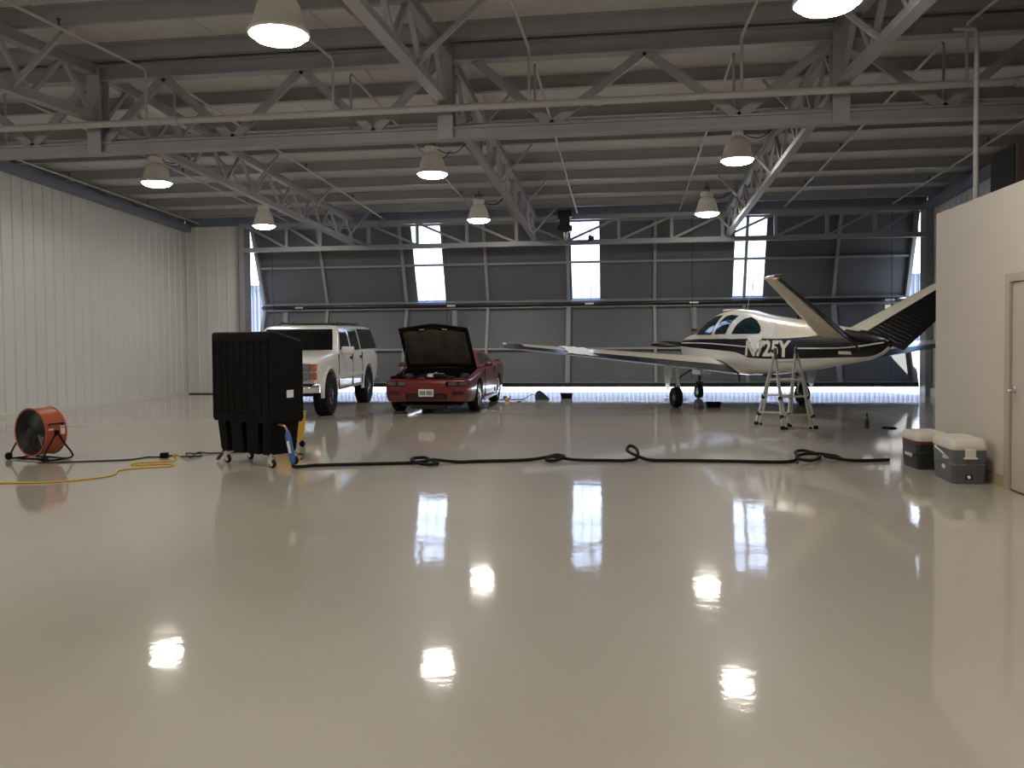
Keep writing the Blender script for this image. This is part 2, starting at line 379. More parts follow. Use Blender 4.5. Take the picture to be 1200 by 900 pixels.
# header truss over the door
ht = thing('header_truss', 'grey lattice truss across the top of the hangar door opening', 'roof truss', (-1.45, 21.5, 3.93)); hx = 1.45
b = MB(); b.box((-10.33+hx, -.07, 0), (7.42+hx, .07, .125)); b.build('bottom_chord', 'door_steel', ht)
b = MB(); b.box((-10.33+hx, -.06, .66), (7.42+hx, .06, .78)); b.build('top_chord', 'door_steel', ht)
hv = [-9.1,-8.14,-6.79,-5.44,-4.09,-2.76,-1.45,-.09,1.26,2.53,3.84,5.09,6.23,7.2]
for x in hv:
    b = MB(); b.box((x-.04+hx, -.04, .12), (x+.04+hx, .04, .67)); b.build('web_post', 'door_steel', ht)
hv2 = [-10.2]+hv
for i in range(len(hv2)-1):
    x0, x1 = hv2[i]+.05, hv2[i+1]-.05; lft = x1 < -1.4
    if x0 > 6.3: continue
    b = MB(); b.bar((x0+hx, 0, .66 if lft else .12), (x1+hx, 0, .12 if lft else .66), .05, .06); b.build('web_diagonal', 'door_steel', ht)

# ------------------------------------------------------------------ sprinkler pipes
g = 'sprinkler branch pipes'
mp = thing('sprinkler_main', 'thick grey sprinkler main pipe in front of the ridge girder', 'pipe', (-2.35, 10.30, 4.445))
b = MB(); b.tube([(XL+.1+ox,0,0),(XR-.1+ox,0,0)], .045, 14)
for x in (-10.9,-5.9,-.3,4.6): b.tube([(x+ox-.05,0,0),(x+ox+.05,0,0)], .06, 14)
b.build('pipe', 'pipe', mp, 40)
mp2 = thing('sprinkler_main', 'second grey sprinkler main pipe behind the ridge girder', 'pipe', (-2.35, 11.0, 4.38))
b = MB(); b.tube([(XL+.1+ox,0,0),(XR-.1+ox,0,0)], .045, 14); b.build('pipe', 'pipe', mp2, 40)
BX = [-11.5,-8.95,-6.3,-3.7,-1.15,1.44,4.0,6.55]
pos = ['leftmost','second from left','third from left','fourth from left','fourth from right','third from right','second from right','rightmost']
for i, x in enumerate(BX):
    r_ = thing('sprinkler_branch', 'thin sprinkler pipe running from ridge toward hangar door, %s' % pos[i], 'pipe', (x, 11.0, 4.38), 0, g)
    z1 = roofz(11.3)-.12-4.38; z2 = roofz(21.2)-.08-4.38
    b = MB(); b.tube([(0,0,0),(0,0,z1-.04),(0,.04,z1),(0,10.2,z2)], .019, 8); b.build('pipe', 'pipe', r_, 40)
    for yy in (13.0, 15.9, 18.8):
        z = lerp(z1, z2, (yy-11)/10.2); b = MB(); b.tube([(0,yy-11,z),(0,yy-11,z+.08)], .012, 6); b.tube([(0,yy-11,z+.08),(0,yy-11,z+.10)], .022, 8); b.build('sprinkler_head', 'darkmetal', r_)
    if i in (0, 7): continue
    r_ = thing('sprinkler_branch', 'thin sprinkler pipe running overhead from the near main toward viewer, %s' % pos[i], 'pipe', (x, 10.30, 4.445), 0, g)
    z1 = roofz(10)-.16-4.445; z2 = roofz(0)-.1-4.445
    b = MB(); b.tube([(0,0,0),(0,0,z1-.04),(0,-.04,z1),(0,-10.8,z2)], .019, 8); b.build('pipe', 'pipe', r_, 40)
    for yy in (8.6, 5.7):
        z = lerp(z1, z2, (10.3-yy)/10.8); b = MB(); b.tube([(0,yy-10.3,z),(0,yy-10.3,z+.08)], .012, 6); b.tube([(0,yy-10.3,z+.08),(0,yy-10.3,z+.10)], .022, 8); b.build('sprinkler_head', 'darkmetal', r_)
# risers out of the office box
b = MB(); b.tube([(3.79,9.5,2.96),(3.79,9.5,4.75),(3.77,9.5,4.80),(3.55,9.5,4.82)], .026, 10); tag(b.build('riser_pipe', 'pipe', None, 40), 'tall pale vertical pipe rising from the office box top, with elbow at its head', 'pipe')
b = MB(); b.tube([(4.22,9.2,2.96),(4.22,9.2,5.15)], .024, 10); tag(b.build('riser_pipe', 'pipe', None, 40), 'vertical pale pipe at the right edge in front of the brown crate', 'pipe')
# crate on the office roof
cr = thing('storage_crate', 'dark brown crate standing on top of the office box', 'crate', (4.75, 9.98, 2.96))
b = MB(); b.rbox((-.48,-.31,.03),(.5,.31,.66), .012, 1); b.box((-.46,-.29,0),(.48,.29,.03)); b.build('body', 'brown_box', cr)
b = MB(); b.box((-.492,-.29,.05),(-.48,.29,.64)); b.build('side_panel', 'black_matte', cr)

# ------------------------------------------------------------------ high bay lamps
def lamp_proto():
    r_ = thing('high_bay_lamp', 'x', 'lamp')
    b = MB(); b.lathe([(.10,.335),(.13,.33),(.165,.30),(.195,.24),(.22,.16),(.243,.07),(.268,.0),(.285,-.005),(.29,-.03),(.275,-.04),(.262,-.035),(.255,-.005),(.23,.07),(.18,.23),(.10,.32)], 40)
    b.build('reflector', 'bell', r_, 40)
    b = MB(); b.lathe([(.263,-.03),(.25,-.055),(.22,-.08),(.15,-.10),(.07,-.108),(.0005,-.11)], 40, cap=False); b.build('lens', 'lens', r_, 60)
    b = MB(); b.rbox((-.13,-.09,.345),(.13,.09,.46), .02, 2); b.lathe([(.11,.32),(.11,.345),(.0005,.346)], 24); b.build('ballast_housing', 'bell', r_, 40)
    b = MB(); b.tube([(-.07,0,.455),(-.07,0,.56),(.07,0,.56),(.07,0,.455)], .012, 8); b.tube([(0,0,.56),(0,0,.60),(.02,0,.63),(0,0,.655),(-.02,0,.63)], .01, 8); b.build('hook', 'darkmetal', r_)
    return r_
def copytree(o, parent=None):
    c_ = o.copy(); C.objects.link(c_); c_.parent = parent
    for ch in list(o.children): copytree(ch, c_)
    return c_
proto = lamp_proto(); lampspots = []
labs = {(-8.8,19.4): 'glowing high bay lamp above the white car, small, at far left near the door', (-3.4,19.4): 'glowing high bay lamp in front of the door, hanging above the red car, small',
 (2.0,19.4): 'glowing high bay lamp near the right door skylight, small, above the aircraft nose',
 (-8.75,14.6): 'glowing high bay lamp at left, beyond the ridge girder and nearest the left wall', (-3.4,14.6): 'glowing high bay lamp under the middle of the ridge girder, beyond it', (1.93,14.3): 'glowing high bay lamp beyond the ridge girder, left of the right truss',
 (-3.2,7.45): 'large glowing high bay lamp overhead at top left of the picture', (1.74,7.35): 'large glowing high bay lamp cut off by the top edge of the picture'}
allspots = [(-8.8,19.4,4.38),(-3.4,19.4,4.38),(1.94,19.4,4.38),(-8.75,14.6,4.55),(-3.4,14.6,4.53),(1.93,14.3,4.52),(-3.2,7.45,4.43),(1.74,7.35,4.38),(-8.7,7.4,4.43),(-8.7,1.6,4.2),(-3.2,1.6,4.2),(1.85,1.6,4.2)]  # last row, above the viewer, is unseen and added for lighting
for i, (x, y, z) in enumerate(allspots):
    o = proto if i == 0 else copytree(proto)
    o.location = (x, y, z); o.rotation_euler.z = .3*i
    o['group'] = 'high bay lamps'
    o['label'] = labs.get((x,y), 'high bay lamp overhead outside the picture, row %s, %s' % ('abreast of the big lamps' if y > 5 else 'added above the viewer for light', 'left' if x < -5 else 'middle' if x < 0 else 'right'))
    # hanger up to the purlin and supply cord
    zt = roofz(y)
    near_p = min(far+near, key=lambda p: abs(p-y))
    b = MB(); b.tube([(0,0,.60),(0,0,zt-z+.0)], .006, 6); hgr = b.build('chain', 'darkmetal', o); hgr.rotation_euler.z = -.3*i
    sx = min(TX, key=lambda t: abs(t-x))-x; sx = max(-.75, min(.75, sx))
    b = MB(); b.tube(spline([(0,0,.50),(sx*.25,.02,.36),(sx*.55,.03,.34),(sx*.8,.03,.48),(sx*.9,0,zt-z-.02)], 6), .009, 6); cbl = b.build('supply_cord', 'black_cord', o); cbl.rotation_euler.z = -.3*i

# ------------------------------------------------------------------ bifold hangar door
bd = thing('door_1', 'grey bifold hangar door, partly folded outward and raised', 'door', (-1.45, 21.85, 0), 0, kind='structure')
dx = 1.45; X0, X1 = -10.32, 7.40
UT = Vector((0, .02, 4.66)); HG = Vector((0, .80, 2.44)); LB = Vector((0, .05, .24))
wins = [(-5.74,-4.93), (-1.37,-.61), (2.93,3.72)]
posts = [-8.38,-6.05,-3.72,-1.47,.86,3.22,5.52]
def pan(a, b_, x0, x1, t0, t1, d0, d1, mb_, mi=0):
    """slab on the panel plane a->b_, depth range d0..d1 outward (+) / inward (-)"""
    ax = (b_-a).normalized(); nr = Vector((1,0,0)).cross(ax).normalized()
    if nr.y < 0: nr = -nr
    P = lambda x, t, d: a+(b_-a)*t+nr*d+Vector((x+dx,0,0))
    mb_.add([P(x0,t0,d0),P(x1,t0,d0),P(x1,t1,d0),P(x0,t1,d0),P(x0,t0,d1),P(x1,t0,d1),P(x1,t1,d1),P(x0,t1,d1)],
            [(0,3,2,1),(4,5,6,7),(0,1,5,4),(1,2,6,5),(2,3,7,6),(3,0,4,7)], mi)
def panel(nm, a, b_, holes, girt):
    sk = MB(); xs = X0; t0h, t1h = .03, .965
    for h0, h1 in holes:
        pan(a, b_, xs, h0, 0, 1, .05, .09, sk); pan(a, b_, h0, h1, 0, t0h, .05, .09, sk); pan(a, b_, h0, h1, t1h, 1, .05, .09, sk); xs = h1
    pan(a, b_, xs, X1, 0, 1, .05, .09, sk)
    s_ = sk.build(nm, 'door_skin', bd)
    fr = MB()
    for t0, t1 in ((0,.03),(.97,1.0)): pan(a, b_, X0, X1, t0, t1, -.07, .05, fr)
    for x0, x1 in ((X0, X0+.09), (X1-.09, X1)): pan(a, b_, x0, x1, .03, .97, -.07, .05, fr)
    fr.build('panel_frame', 'door_steel', s_)
    for x in posts:
        p = MB(); wd = .075 if nm == 'upper_panel' or x not in (-1.47, 5.52) else .12
        pan(a, b_, x-wd/2, x+wd/2, .03, .97, -.05, .05, p); p.build('panel_post', 'door_steel', s_)
    gt = MB(); pan(a, b_, X0+.09, X1-.09, girt-.012, girt+.012, -.03, .05, gt); gt.build('panel_girt', 'door_steel', s_)
    for h0, h1 in holes:
        w_ = MB(); n_ = 24; rows = []
        ax = (b_-a).normalized(); nr = Vector((1,0,0)).cross(ax); nr = nr if nr.y > 0 else -nr
        for k in range(n_+1):
            x = lerp(h0, h1, k/n_); d = .07+(.018 if k % 8 in (0,1) else 0)
            rows.append([a+(b_-a)*t+nr*d+Vector((x+dx,0,0)) for t in (t0h, t1h)])
        w_.grid(rows); w_.build('skylight_sheet', 'fibreglass', s_)
        r_ = MB()
        for k in (1, 2): x = lerp(h0, h1, k/3); pan(a, b_, x-.006, x+.006, t0h, t1h, .055, .068, r_)
        r_.build('sheet_seam', 'door_steel', s_)
    return s_
panel('upper_panel', UT, HG+Vector((0,0,.05)), wins, .51)
panel('lower_panel', HG-Vector((0,0,.05)), LB, [], .55)
b = MB(); b.tube([(X0+dx, HG.y-.09, HG.z), (X1+dx, HG.y-.09, HG.z)], .055, 12); b.box((X0+dx,HG.y-.05,HG.z-.06),(X1+dx,HG.y+.09,HG.z+.06)); b.build('hinge_tube', 'hinge_black', bd, 40)
for x in (-9.2, -4.75, -.9, 1.9, 6.9):
    b = MB(); b.rbox((x-.12+dx, HG.y-.155, HG.z-.035), (x+.12+dx, HG.y-.13, HG.z+.02), .008, 1); b.build('hinge_bracket', 'alu', bd)
b = MB(); b.box((X0+dx, -.03, .20), (X1+dx, .14, .31)); b.build('bottom_seal', 'hinge_black', bd)
for x in (-9.65, -4.72, 1.80, 6.72):
    b = MB(); b.tube([(x+dx, -.10, 4.6), (x+dx, -.06, .42)], .008, 6); b.build('lift_cable', 'black_cord', bd)
    b = MB(); b.box((x+.02+dx, .52, 1.72), (x+.16+dx, .60, 2.30)); b.build('cable_bracket', 'door_steel', bd)
# door motor hanging from the header
mo = thing('door_motor', 'black hoist motor hung above the middle of the hangar door', 'motor', (-1.47, 21.28, 4.24))
b = MB(); b.rbox((-.13,-.12,0),(.13,.12,.5), .02, 2); b.box((-.18,-.08,.38),(.18,.08,.56)); b.build('gearbox', 'hinge_black', mo)
b = MB(); b.tube([(-.19,0,.1),(.19,0,.1)], .075, 14); b.build('motor_can', 'hinge_black', mo, 40)
b = MB(); b.tube([(-.02,0,0),(-.02,0,-.18)], .012, 8); b.tube([(.03,0,0),(.03,0,-.2)], .012, 8); b.build('drive_shaft', 'alu', mo)
lb = thing('limit_switch', 'small black switch box hanging from the header truss beside the motor', 'switch box', (-.82, 21.28, 3.98))
b = MB(); b.rbox((-.05,-.05,0),(.05,.05,.16), .01, 1); b.rbox((.03,-.04,.05),(.10,.04,.14), .01, 1); b.build('body', 'hinge_black', lb)
b = MB(); b.tube(spline([(0,0,.16),(.02,0,.35),(.08,0,.62)], 5), .007, 6); b.tube(spline([(-.04,0,.03),(-.2,0,-.02),(-.4,0,.15),(-.5,0,.26)], 6), .006, 6); b.build('cord', 'black_cord', lb)

# opposite building seen mirrored in the floor
hb = thing('hangar_building', 'pale ribbed metal hangar building across the apron', 'building', (0, 95, 0))
b = MB(); rows = []
for k in range(0, 241):
    x = -60+k*.5
    for a, d in ((0,0),(.10,0),(.11,-.22),(.24,-.22),(.25,0)): rows.append([(x+a, d, 0), (x+a, d, 8.2)])
b.grid(rows); b.build('wall', 'building', hb, fix=False)
b = MB(); b.box((-60.5,-.4,8.2),(60.5,14,8.5)); b.box((-60,.2,0),(60,14,8.2)); b.build('roof', 'concrete', hb)

# ================================================================== AIRCRAFT  (x forward, y to port, z up, origin on the floor between the main wheels)
ac = thing('airplane', 'white and black V-tail light airplane with registration N725Y parked facing the hangar door', 'airplane', (2.52, 18.27, 0), math.atan2(.954, -.30))
ST = [ # x, ztop, zbot, zmid, hw, nupper, nlower
 (2.62,1.44,1.08,1.27,.22,2.3,2.3),(2.56,1.50,.99,1.26,.32,2.4,2.4),(2.40,1.545,.90,1.25,.40,2.5,2.5),(2.0,1.59,.80,1.22,.47,2.6,2.7),(1.62,1.625,.75,1.2,.53,2.7,2.8),
 (1.35,1.77,.73,1.2,.545,2.3,2.9),(1.1,1.90,.72,1.2,.555,2.3,3.0),(.85,1.99,.71,1.2,.56,2.3,3.0),(.5,2.06,.70,1.2,.56,2.35,3.0),(0,2.09,.70,1.2,.555,2.35,3.0),(-.5,2.06,.70,1.2,.54,2.3,3.0),
 (-1.0,2.0,.715,1.2,.52,2.25,2.9),(-1.5,1.93,.745,1.2,.49,2.2,2.8),(-2.2,1.855,.81,1.22,.43,2.15,2.6),(-3.0,1.775,.895,1.25,.35,2.1,2.4),(-3.8,1.685,1.0,1.29,.26,2.1,2.2),
 (-4.5,1.60,1.09,1.34,.18,2.1,2.1),(-4.9,1.535,1.175,1.36,.13,2.1,2.1),(-5.1,1.49,1.245,1.37,.085,2,2),(-5.2,1.44,1.32,1.38,.035,2,2)]
HI = [(-5.3,1.9),(-4.7,1.75),(-4.35,1.66),(-4.05,1.58),(-3.8,1.545),(-3.3,1.50),(-2.4,1.465),(.6,1.46),(2.7,1.42)]
LO = [(-5.3,1.30),(-5.0,1.215),(-4.7,1.165),(-4.3,1.15),(-3.3,1.115),(-2.2,1.08),(-1.42,1.085),(-1.27,1.12),(-.85,1.19),(.45,1.235),(2.7,1.29)]
def half(x, z):
    zt, zb, zm, hw, nu, nl = interp(ST, x)
    t = (z-zm)/(zt-zm) if z >= zm else (zm-z)/(zm-zb); n_ = nu if z >= zm else nl
    t = min(1, max(0, t)); return hw*max(0, 1-t**n_)**(1/n_)
b = MB(); xs = [2.62,2.59,2.55,2.48]+[2.4-.1*k for k in range(76)]+[-5.15,-5.2,-5.22]
ringsP = []; NB, NK, NT = 8, 6, 12
for x in xs:
    zt, zb, zm, hw, nu, nl = interp(ST, x); lo = min(max(interp(LO, x)[0], zb+.02), zt-.04); hi = max(min(interp(HI, x)[0], zt-.02), lo+.01)
    zs = [zb+(lo-zb)*(math.sin(i/NB*PI/2)**1.6 if i < NB else 1) for i in range(NB+1)] + [lo+(hi-lo)*i/NK for i in range(1, NK+1)] + [hi+(zt-hi)*math.sin(i/NT*PI/2)**.8 for i in range(1, NT+1)]
    side = [(x, half(x, z) if 0 < i < len(zs)-1 else 0, z) for i, z in enumerate(zs)]
    ringsP.append(side+[(p[0],-p[1],p[2]) for p in side[-2:0:-1]])
n_ = len(ringsP[0]); vs = [p for r_ in ringsP for p in r_]
for i in range(len(xs)-1):
    for j in range(n_):
        jj = j if j < NB+NK+NT else n_-1-j
        mi = 1 if NB <= jj < NB+NK else 0
        if mi == 0 and jj < NB: mi = 2
        if jj >= NB+NK and xs[i] < -4.42: mi = 1
        b.add([ringsP[i][j], ringsP[i][(j+1)%n_], ringsP[i+1][(j+1)%n_], ringsP[i+1][j]], [(0,1,2,3)], mi)
b.add(ringsP[0], [tuple(range(n_))], 0); b.add(ringsP[-1], [tuple(range(n_))], 1)
o = b.build('fuselage', ['air_cream','air_black','air_white'], ac)
bm = bmesh.new(); bm.from_mesh(o.data); bmesh.ops.remove_doubles(bm, verts=bm.verts[:], dist=.0004); bmesh.ops.recalc_face_normals(bm, faces=bm.faces[:]); bm.to_mesh(o.data); bm.free()
o.data.shade_smooth(); o.data.set_sharp_from_angle(angle=R(50)); fus = o
def patch(poly, side, off=.006, nx=10, nz=10):
    """convex polygon (x,z) laid on the fuselage side"""
    zs = [p[1] for p in poly]; z0, z1 = min(zs), max(zs); rows = []
    for k in range(nz+1):
        z = lerp(z0+.001, z1-.001, k/nz); xi = []
        for i in range(len(poly)):
            (xa,za),(xb,zb) = poly[i], poly[(i+1)%len(poly)]
            if (za-z)*(zb-z) <= 0 and za != zb: xi.append(xa+(xb-xa)*(z-za)/(zb-za))
        a, c_ = min(xi), max(xi)
        rows.append([(lerp(a,c_,i/nx), side*(half(lerp(a,c_,i/nx), z)+off), z) for i in range(nx+1)])
    return rows
def smoothpoly(p, n=5): return [(v.x, v.y) for v in spline([(a,b_,0) for a,b_ in p], n, True)]
W1 = [(1.24,1.555),(1.02,1.71),(.80,1.86),(.55,1.965),(.14,1.985),(.20,1.80),(.30,1.555)]
W2 = [(.14,1.56),(.06,1.78),(-.08,1.95),(-.26,1.975),(-.62,1.965),(-.48,1.78),(-.40,1.56)]
W3 = [(-.66,1.56),(-.76,1.76),(-.93,1.89),(-1.10,1.905),(-1.40,1.83),(-1.66,1.71),(-1.76,1.62),(-1.73,1.56)]
for side in (1, -1):
    b = MB(); b.grid(patch(smoothpoly([(-.65,1.98),(-1.4,1.90),(-1.95,1.79),(-2.2,1.64),(-2.18,1.52),(-1.9,1.475),(-.2,1.475),(-.2,1.7)],3), side, .003, 16, 14)); b.build('window_surround', 'air_white', fus, 60)
    for w_ in (W1, W2, W3):
        b = MB(); b.grid(patch(w_, side, .008, 12, 12)); pn = b.build('cabin_window', 'cockpit', fus, 60)
    for L in ([(2.55,1.36),(.5,1.365),(-1.35,1.305)], [(-3.02,1.29),(-4.1,1.305),(-4.7,1.345),(-5.15,1.40)]):
        pts = [v for v in spline([(a,0,c_) for a,c_ in L], 14)]
        b = MB(); b.grid([[(v.x, side*(half(v.x, v.z+dz)+.004), v.z+dz) for dz in (-.011,.011)] for v in pts]); b.build('pinstripe', 'letter', fus)
# windscreen
b = MB(); rows = []
for k in range(9):
    x = lerp(1.55, .80, k/8); zt, zb, zm, hw, nu, nl = interp(ST, x); row = []
    for j in range(17):
        a = lerp(-1, 1, j/16); zlo = max(1.60, zt-.26+.0*k) if k else zt-.02
        ph = abs(a)**1.0; z = lerp(zt, max(zlo, 1.58), ph); row.append((x+.006, math.copysign(half(x, z), a) if abs(a) > .01 else 0, z+.006))
    rows.append(row)
b.grid(rows); b.build('windscreen', 'cockpit', fus, 60)
# registration
def textmesh(s, size):
    cu = bpy.data.curves.new('t', 'FONT'); cu.body = s; cu.size = size; cu.offset = .018; o_ = bpy.data.objects.new('t', cu); C.objects.link(o_)
    bpy.context.view_layer.update(); me = bpy.data.meshes.new_from_object(o_.evaluated_get(bpy.context.evaluated_depsgraph_get())); bpy.data.objects.remove(o_); return me
for side in (1, -1):
    me = textmesh('N725Y', .45); xs_ = [v.co.x for v in me.vertices]; ys_ = [v.co.y for v in me.vertices]
    x0, x1, y0, y1 = min(xs_), max(xs_), min(ys_), max(ys_)
    for v in me.vertices:
        u = (v.co.x-x0)/(x1-x0); w_ = (v.co.y-y0)/(y1-y0)
        if side < 0: u = 1-u
        z = 1.115+.32*w_; x = lerp(-1.30, -2.82, u)-.03*w_*side
        v.co = Vector((x, side*(half(x, z)+.009), z))
    me.materials.clear(); me.materials.append(M['letter']); o = bpy.data.objects.new('registration_letters', me); C.objects.link(o); o.parent = fus
# emblem on the rear fuselage: small dark ring
b = MB(); b.tube([(-3.42+.045*math.cos(a), half(-3.42+.045*math.cos(a), 1.63+.04*math.sin(a))+.006, 1.63+.04*math.sin(a)) for a in [i*PI/8 for i in range(16)]], .006, 5, closed=True); b.build('emblem', 'air_black', fus)
b = MB(); b.grid(patch([(-4.15,1.20),(-4.45,1.20),(-4.45,1.255),(-4.15,1.255)], 1, .006, 3, 3)); b.build('data_plate', 'letter', fus)
# wings
def airfoil(xle, c_, z, tk, inc=.05, t0=0., t1=1., n=14):
    up, lo = [], []
    for i in range(n+1):
        t = lerp(t0, t1, .5-.5*math.cos(PI*i/n)) if t0 == 0 and t1 == 1 else lerp(t0, t1, i/n)
        y_ = 5*tk*(.2969*math.sqrt(t)-.126*t-.3516*t*t+.2843*t**3-.1036*t**4)
        cam = .09*t*(1-t)*1.0*.35
        up.append((xle-c_*t, z+c_*(cam*1.2+y_*1.1)-inc*c_*(t-.4))); lo.append((xle-c_*t, z+c_*(cam*1.2-y_*.85)-inc*c_*(t-.4)))
    return up, lo
def wing_at(y):
    k = (y-.45)/4.6; return lerp(1.05,.55,k), lerp(2.16,1.08,k), .85+.105*(y-.45), lerp(.15,.12,k), lerp(.075,.03,k)
def wing_piece(side, y0, y1, t0, t1, ny, nm, mats, par, matf=None):
    b = MB(); R_ = []
    for i in range(ny+1):
        y = lerp(y0, y1, i/ny); xle, c_, z, tk, inc = wing_at(y); up, lo = airfoil(xle, c_, z, tk, inc, t0, t1)
        R_.append([(p[0], side*y, p[1]) for p in up]+[(p[0], side*y, p[1]) for p in lo[::-1]])
    b.rings(R_); return b.build(nm, mats, par, 40)
for side in (1, -1):
    w_ = wing_piece(side, .25, 4.80, 0, .735, 12, 'wing', 'air_cream', ac)
    wing_piece(side, .52, 2.55, .742, 1., 6, 'flap', 'air_black', w_); wing_piece(side, 2.57, 4.80, .742, 1., 6, 'aileron', 'air_black', w_)
    wing_piece(side, .25, .51, .73, 1., 2, 'wing_root_fairing', 'air_cream', w_)
    # tip
    b = MB(); R_ = []
    for k in range(7):
        a = k/6; y = 4.80+.36*math.sin(a*PI/2); xle, c_, z, tk, inc = wing_at(4.80); s_ = max(.03, math.cos(a*PI/2)); cc = c_*(.45+.55*s_)
        up, lo = airfoil(xle-(c_-cc)*.55, cc, z+.03*a, tk*s_, inc); R_.append([(p[0], side*y, p[1]) for p in up]+[(p[0], side*y, p[1]) for p in lo[::-1]])
    b.rings(R_); wt_ = b.build('wing_tip', 'air_black', w_, 50)
    b = MB(); b.lathe([(0,.05),(.02,.035),(.025,0),(.02,-.03),(0,-.04)], 12, X=T((.05, side*5.16, 1.40), rx=-side*PI/2)); b.build('navigation_light', 'air_white', wt_, 60)
    # fillet outline
    fl = spline([(.55,.60,.99),(0,.575,1.01),(-.45,.585,.97),(-.85,.60,.86),(-1.2,.60,.76)], 6)
    b = MB(); b.tube([(v.x, side*(max(v.y, half(v.x, v.z)+.0)), v.z) for v in fl], .014, 6); b.build('fillet_seal', 'air_black', w_)
# v tail
tn = math.tan(R(33)); zc0 = 1.40
def vt(side, x, s_): return Vector((x, side*s_, zc0+s_*tn))
def tailpiece(side, pts_r, pts_t, tk, nm, mk, par, defl=0., rib=False):
    """pts_*: (x_front, x_rear, span)"""
    b = MB(); R_ = []; nrm = Vector((0, -side*tn, 1)).normalized(); NS = 10
    for i in range(NS+1):
        k = i/NS; xa = lerp(pts_r[0], pts_t[0], k); xb = lerp(pts_r[1], pts_t[1], k); s_ = lerp(pts_r[2], pts_t[2], k); up, lo = [], []
        for j in range(9):
            t = j/8; x = lerp(xa, xb, t)
            th = tk[0]*math.sqrt(max(0,1-(1-min(1,t/.35))**2)) if nm == 'stabilizer' else lerp(tk[0], tk[1], t)
            if nm == 'stabilizer': th = max(.004, th*(1-.15*t))*lerp(1,.6,k)
            else: th *= lerp(1,.6,k)
            off = -defl*(xa-x)
            if rib and 0 < i < NS and nm != 'stabilizer': th += 0
            P = vt(side, x, s_)+nrm*off; up.append(P+nrm*th); lo.append(P-nrm*th)
        R_.append(up+lo[::-1])
    b.rings(R_); return b.build(nm, mk, par, 40)
for side in (1, -1):
    st = tailpiece(side, (-3.45,-4.28,.16), (-4.28,-4.66,1.58), (.055,.05), 'stabilizer', 'air_cream', ac)
    b = MB(); 
    dd = .42
    rv = tailpiece(side, (-4.30,-5.02,.20), (-4.67,-5.0,1.55), (.045,.006), 'ruddervator', 'air_black', ac, dd)
    # beads pressed in the skin
    nrm = Vector((0, -side*tn, 1)).normalized(); b = MB()
    for k in range(1, 22):
        t = k/22; xa = lerp(-4.32,-4.69,t)-.03; xb = lerp(-4.98,-4.97,t)+.03; s_ = lerp(.20,1.55,t)
        for sg in (1,-1):
            P = vt(side, xa, s_)+nrm*(-dd*.03+sg*.043*lerp(1,.6,t)); Q = vt(side, xb, s_)+nrm*(-dd*(lerp(-4.30,-4.67,t)-xb)+sg*.008*lerp(1,.6,t)); b.tube([P,Q], .0035, 5)
    b.build('skin_bead', 'air_black', rv, 60); 
    # tip cap
    b = MB(); P0 = vt(side, -4.26, 1.60); P1 = vt(side, -4.66, 1.62); P2 = vt(side, -4.93, 1.62)+nrm*(-.0)
    b.tube([P0, P0.lerp(P1,.25)+nrm*.0, P1], [.012,.03,.026], 10); b.build('tip_cap', 'air_cream', st, 60)
    b = MB(); b.tube([P1+Vector((-.03,0,0)), P2], [.026,.012], 10); b.build('tip_cap', 'darkmetal', rv, 60)
b = MB(); b.lathe([(.001,.03),(.018,.02),(.024,.0),(.024,-.02)], 14, X=T((-5.2,0,1.38), ry=-PI/2)); b.build('tail_light', 'darkmetal', fus, 60)
# spinner and propeller
b = MB(); b.lathe([(.20,0),(.20,.04),(.19,.10),(.155,.2),(.10,.29),(.04,.345),(.001,.355)], 28, X=T((2.62,0,1.30), ry=PI/2)); b.build('spinner', 'air_cream', ac, 50)
for sgn, a0 in ((1, .02), (-1, .02)):
    b = MB(); R_ = []
    for i in range(13):
        k = i/12; r_ = lerp(.16, 1.06, k); c_ = .075+.11*math.sin(PI*min(1,k*.9+.12))**.8; c_ = c_*(1 if k < .93 else (1-(k-.93)/.07*.5)); th = lerp(.035,.008,k); tw = lerp(.9,.28,k)
        row = []
        for j in range(10):
            a = 2*PI*j/10; cx, ct = c_*.5*math.cos(a), th*.5*math.sin(a)
            row.append((2.74+ct*math.cos(tw)+cx*math.sin(tw), sgn*r_, 1.33+(cx*math.cos(tw)-ct*math.sin(tw))*sgn+ .0))
        R_.append(row)
    b.rings(R_); b.build('propeller_blade', 'air_black', ac, 50)
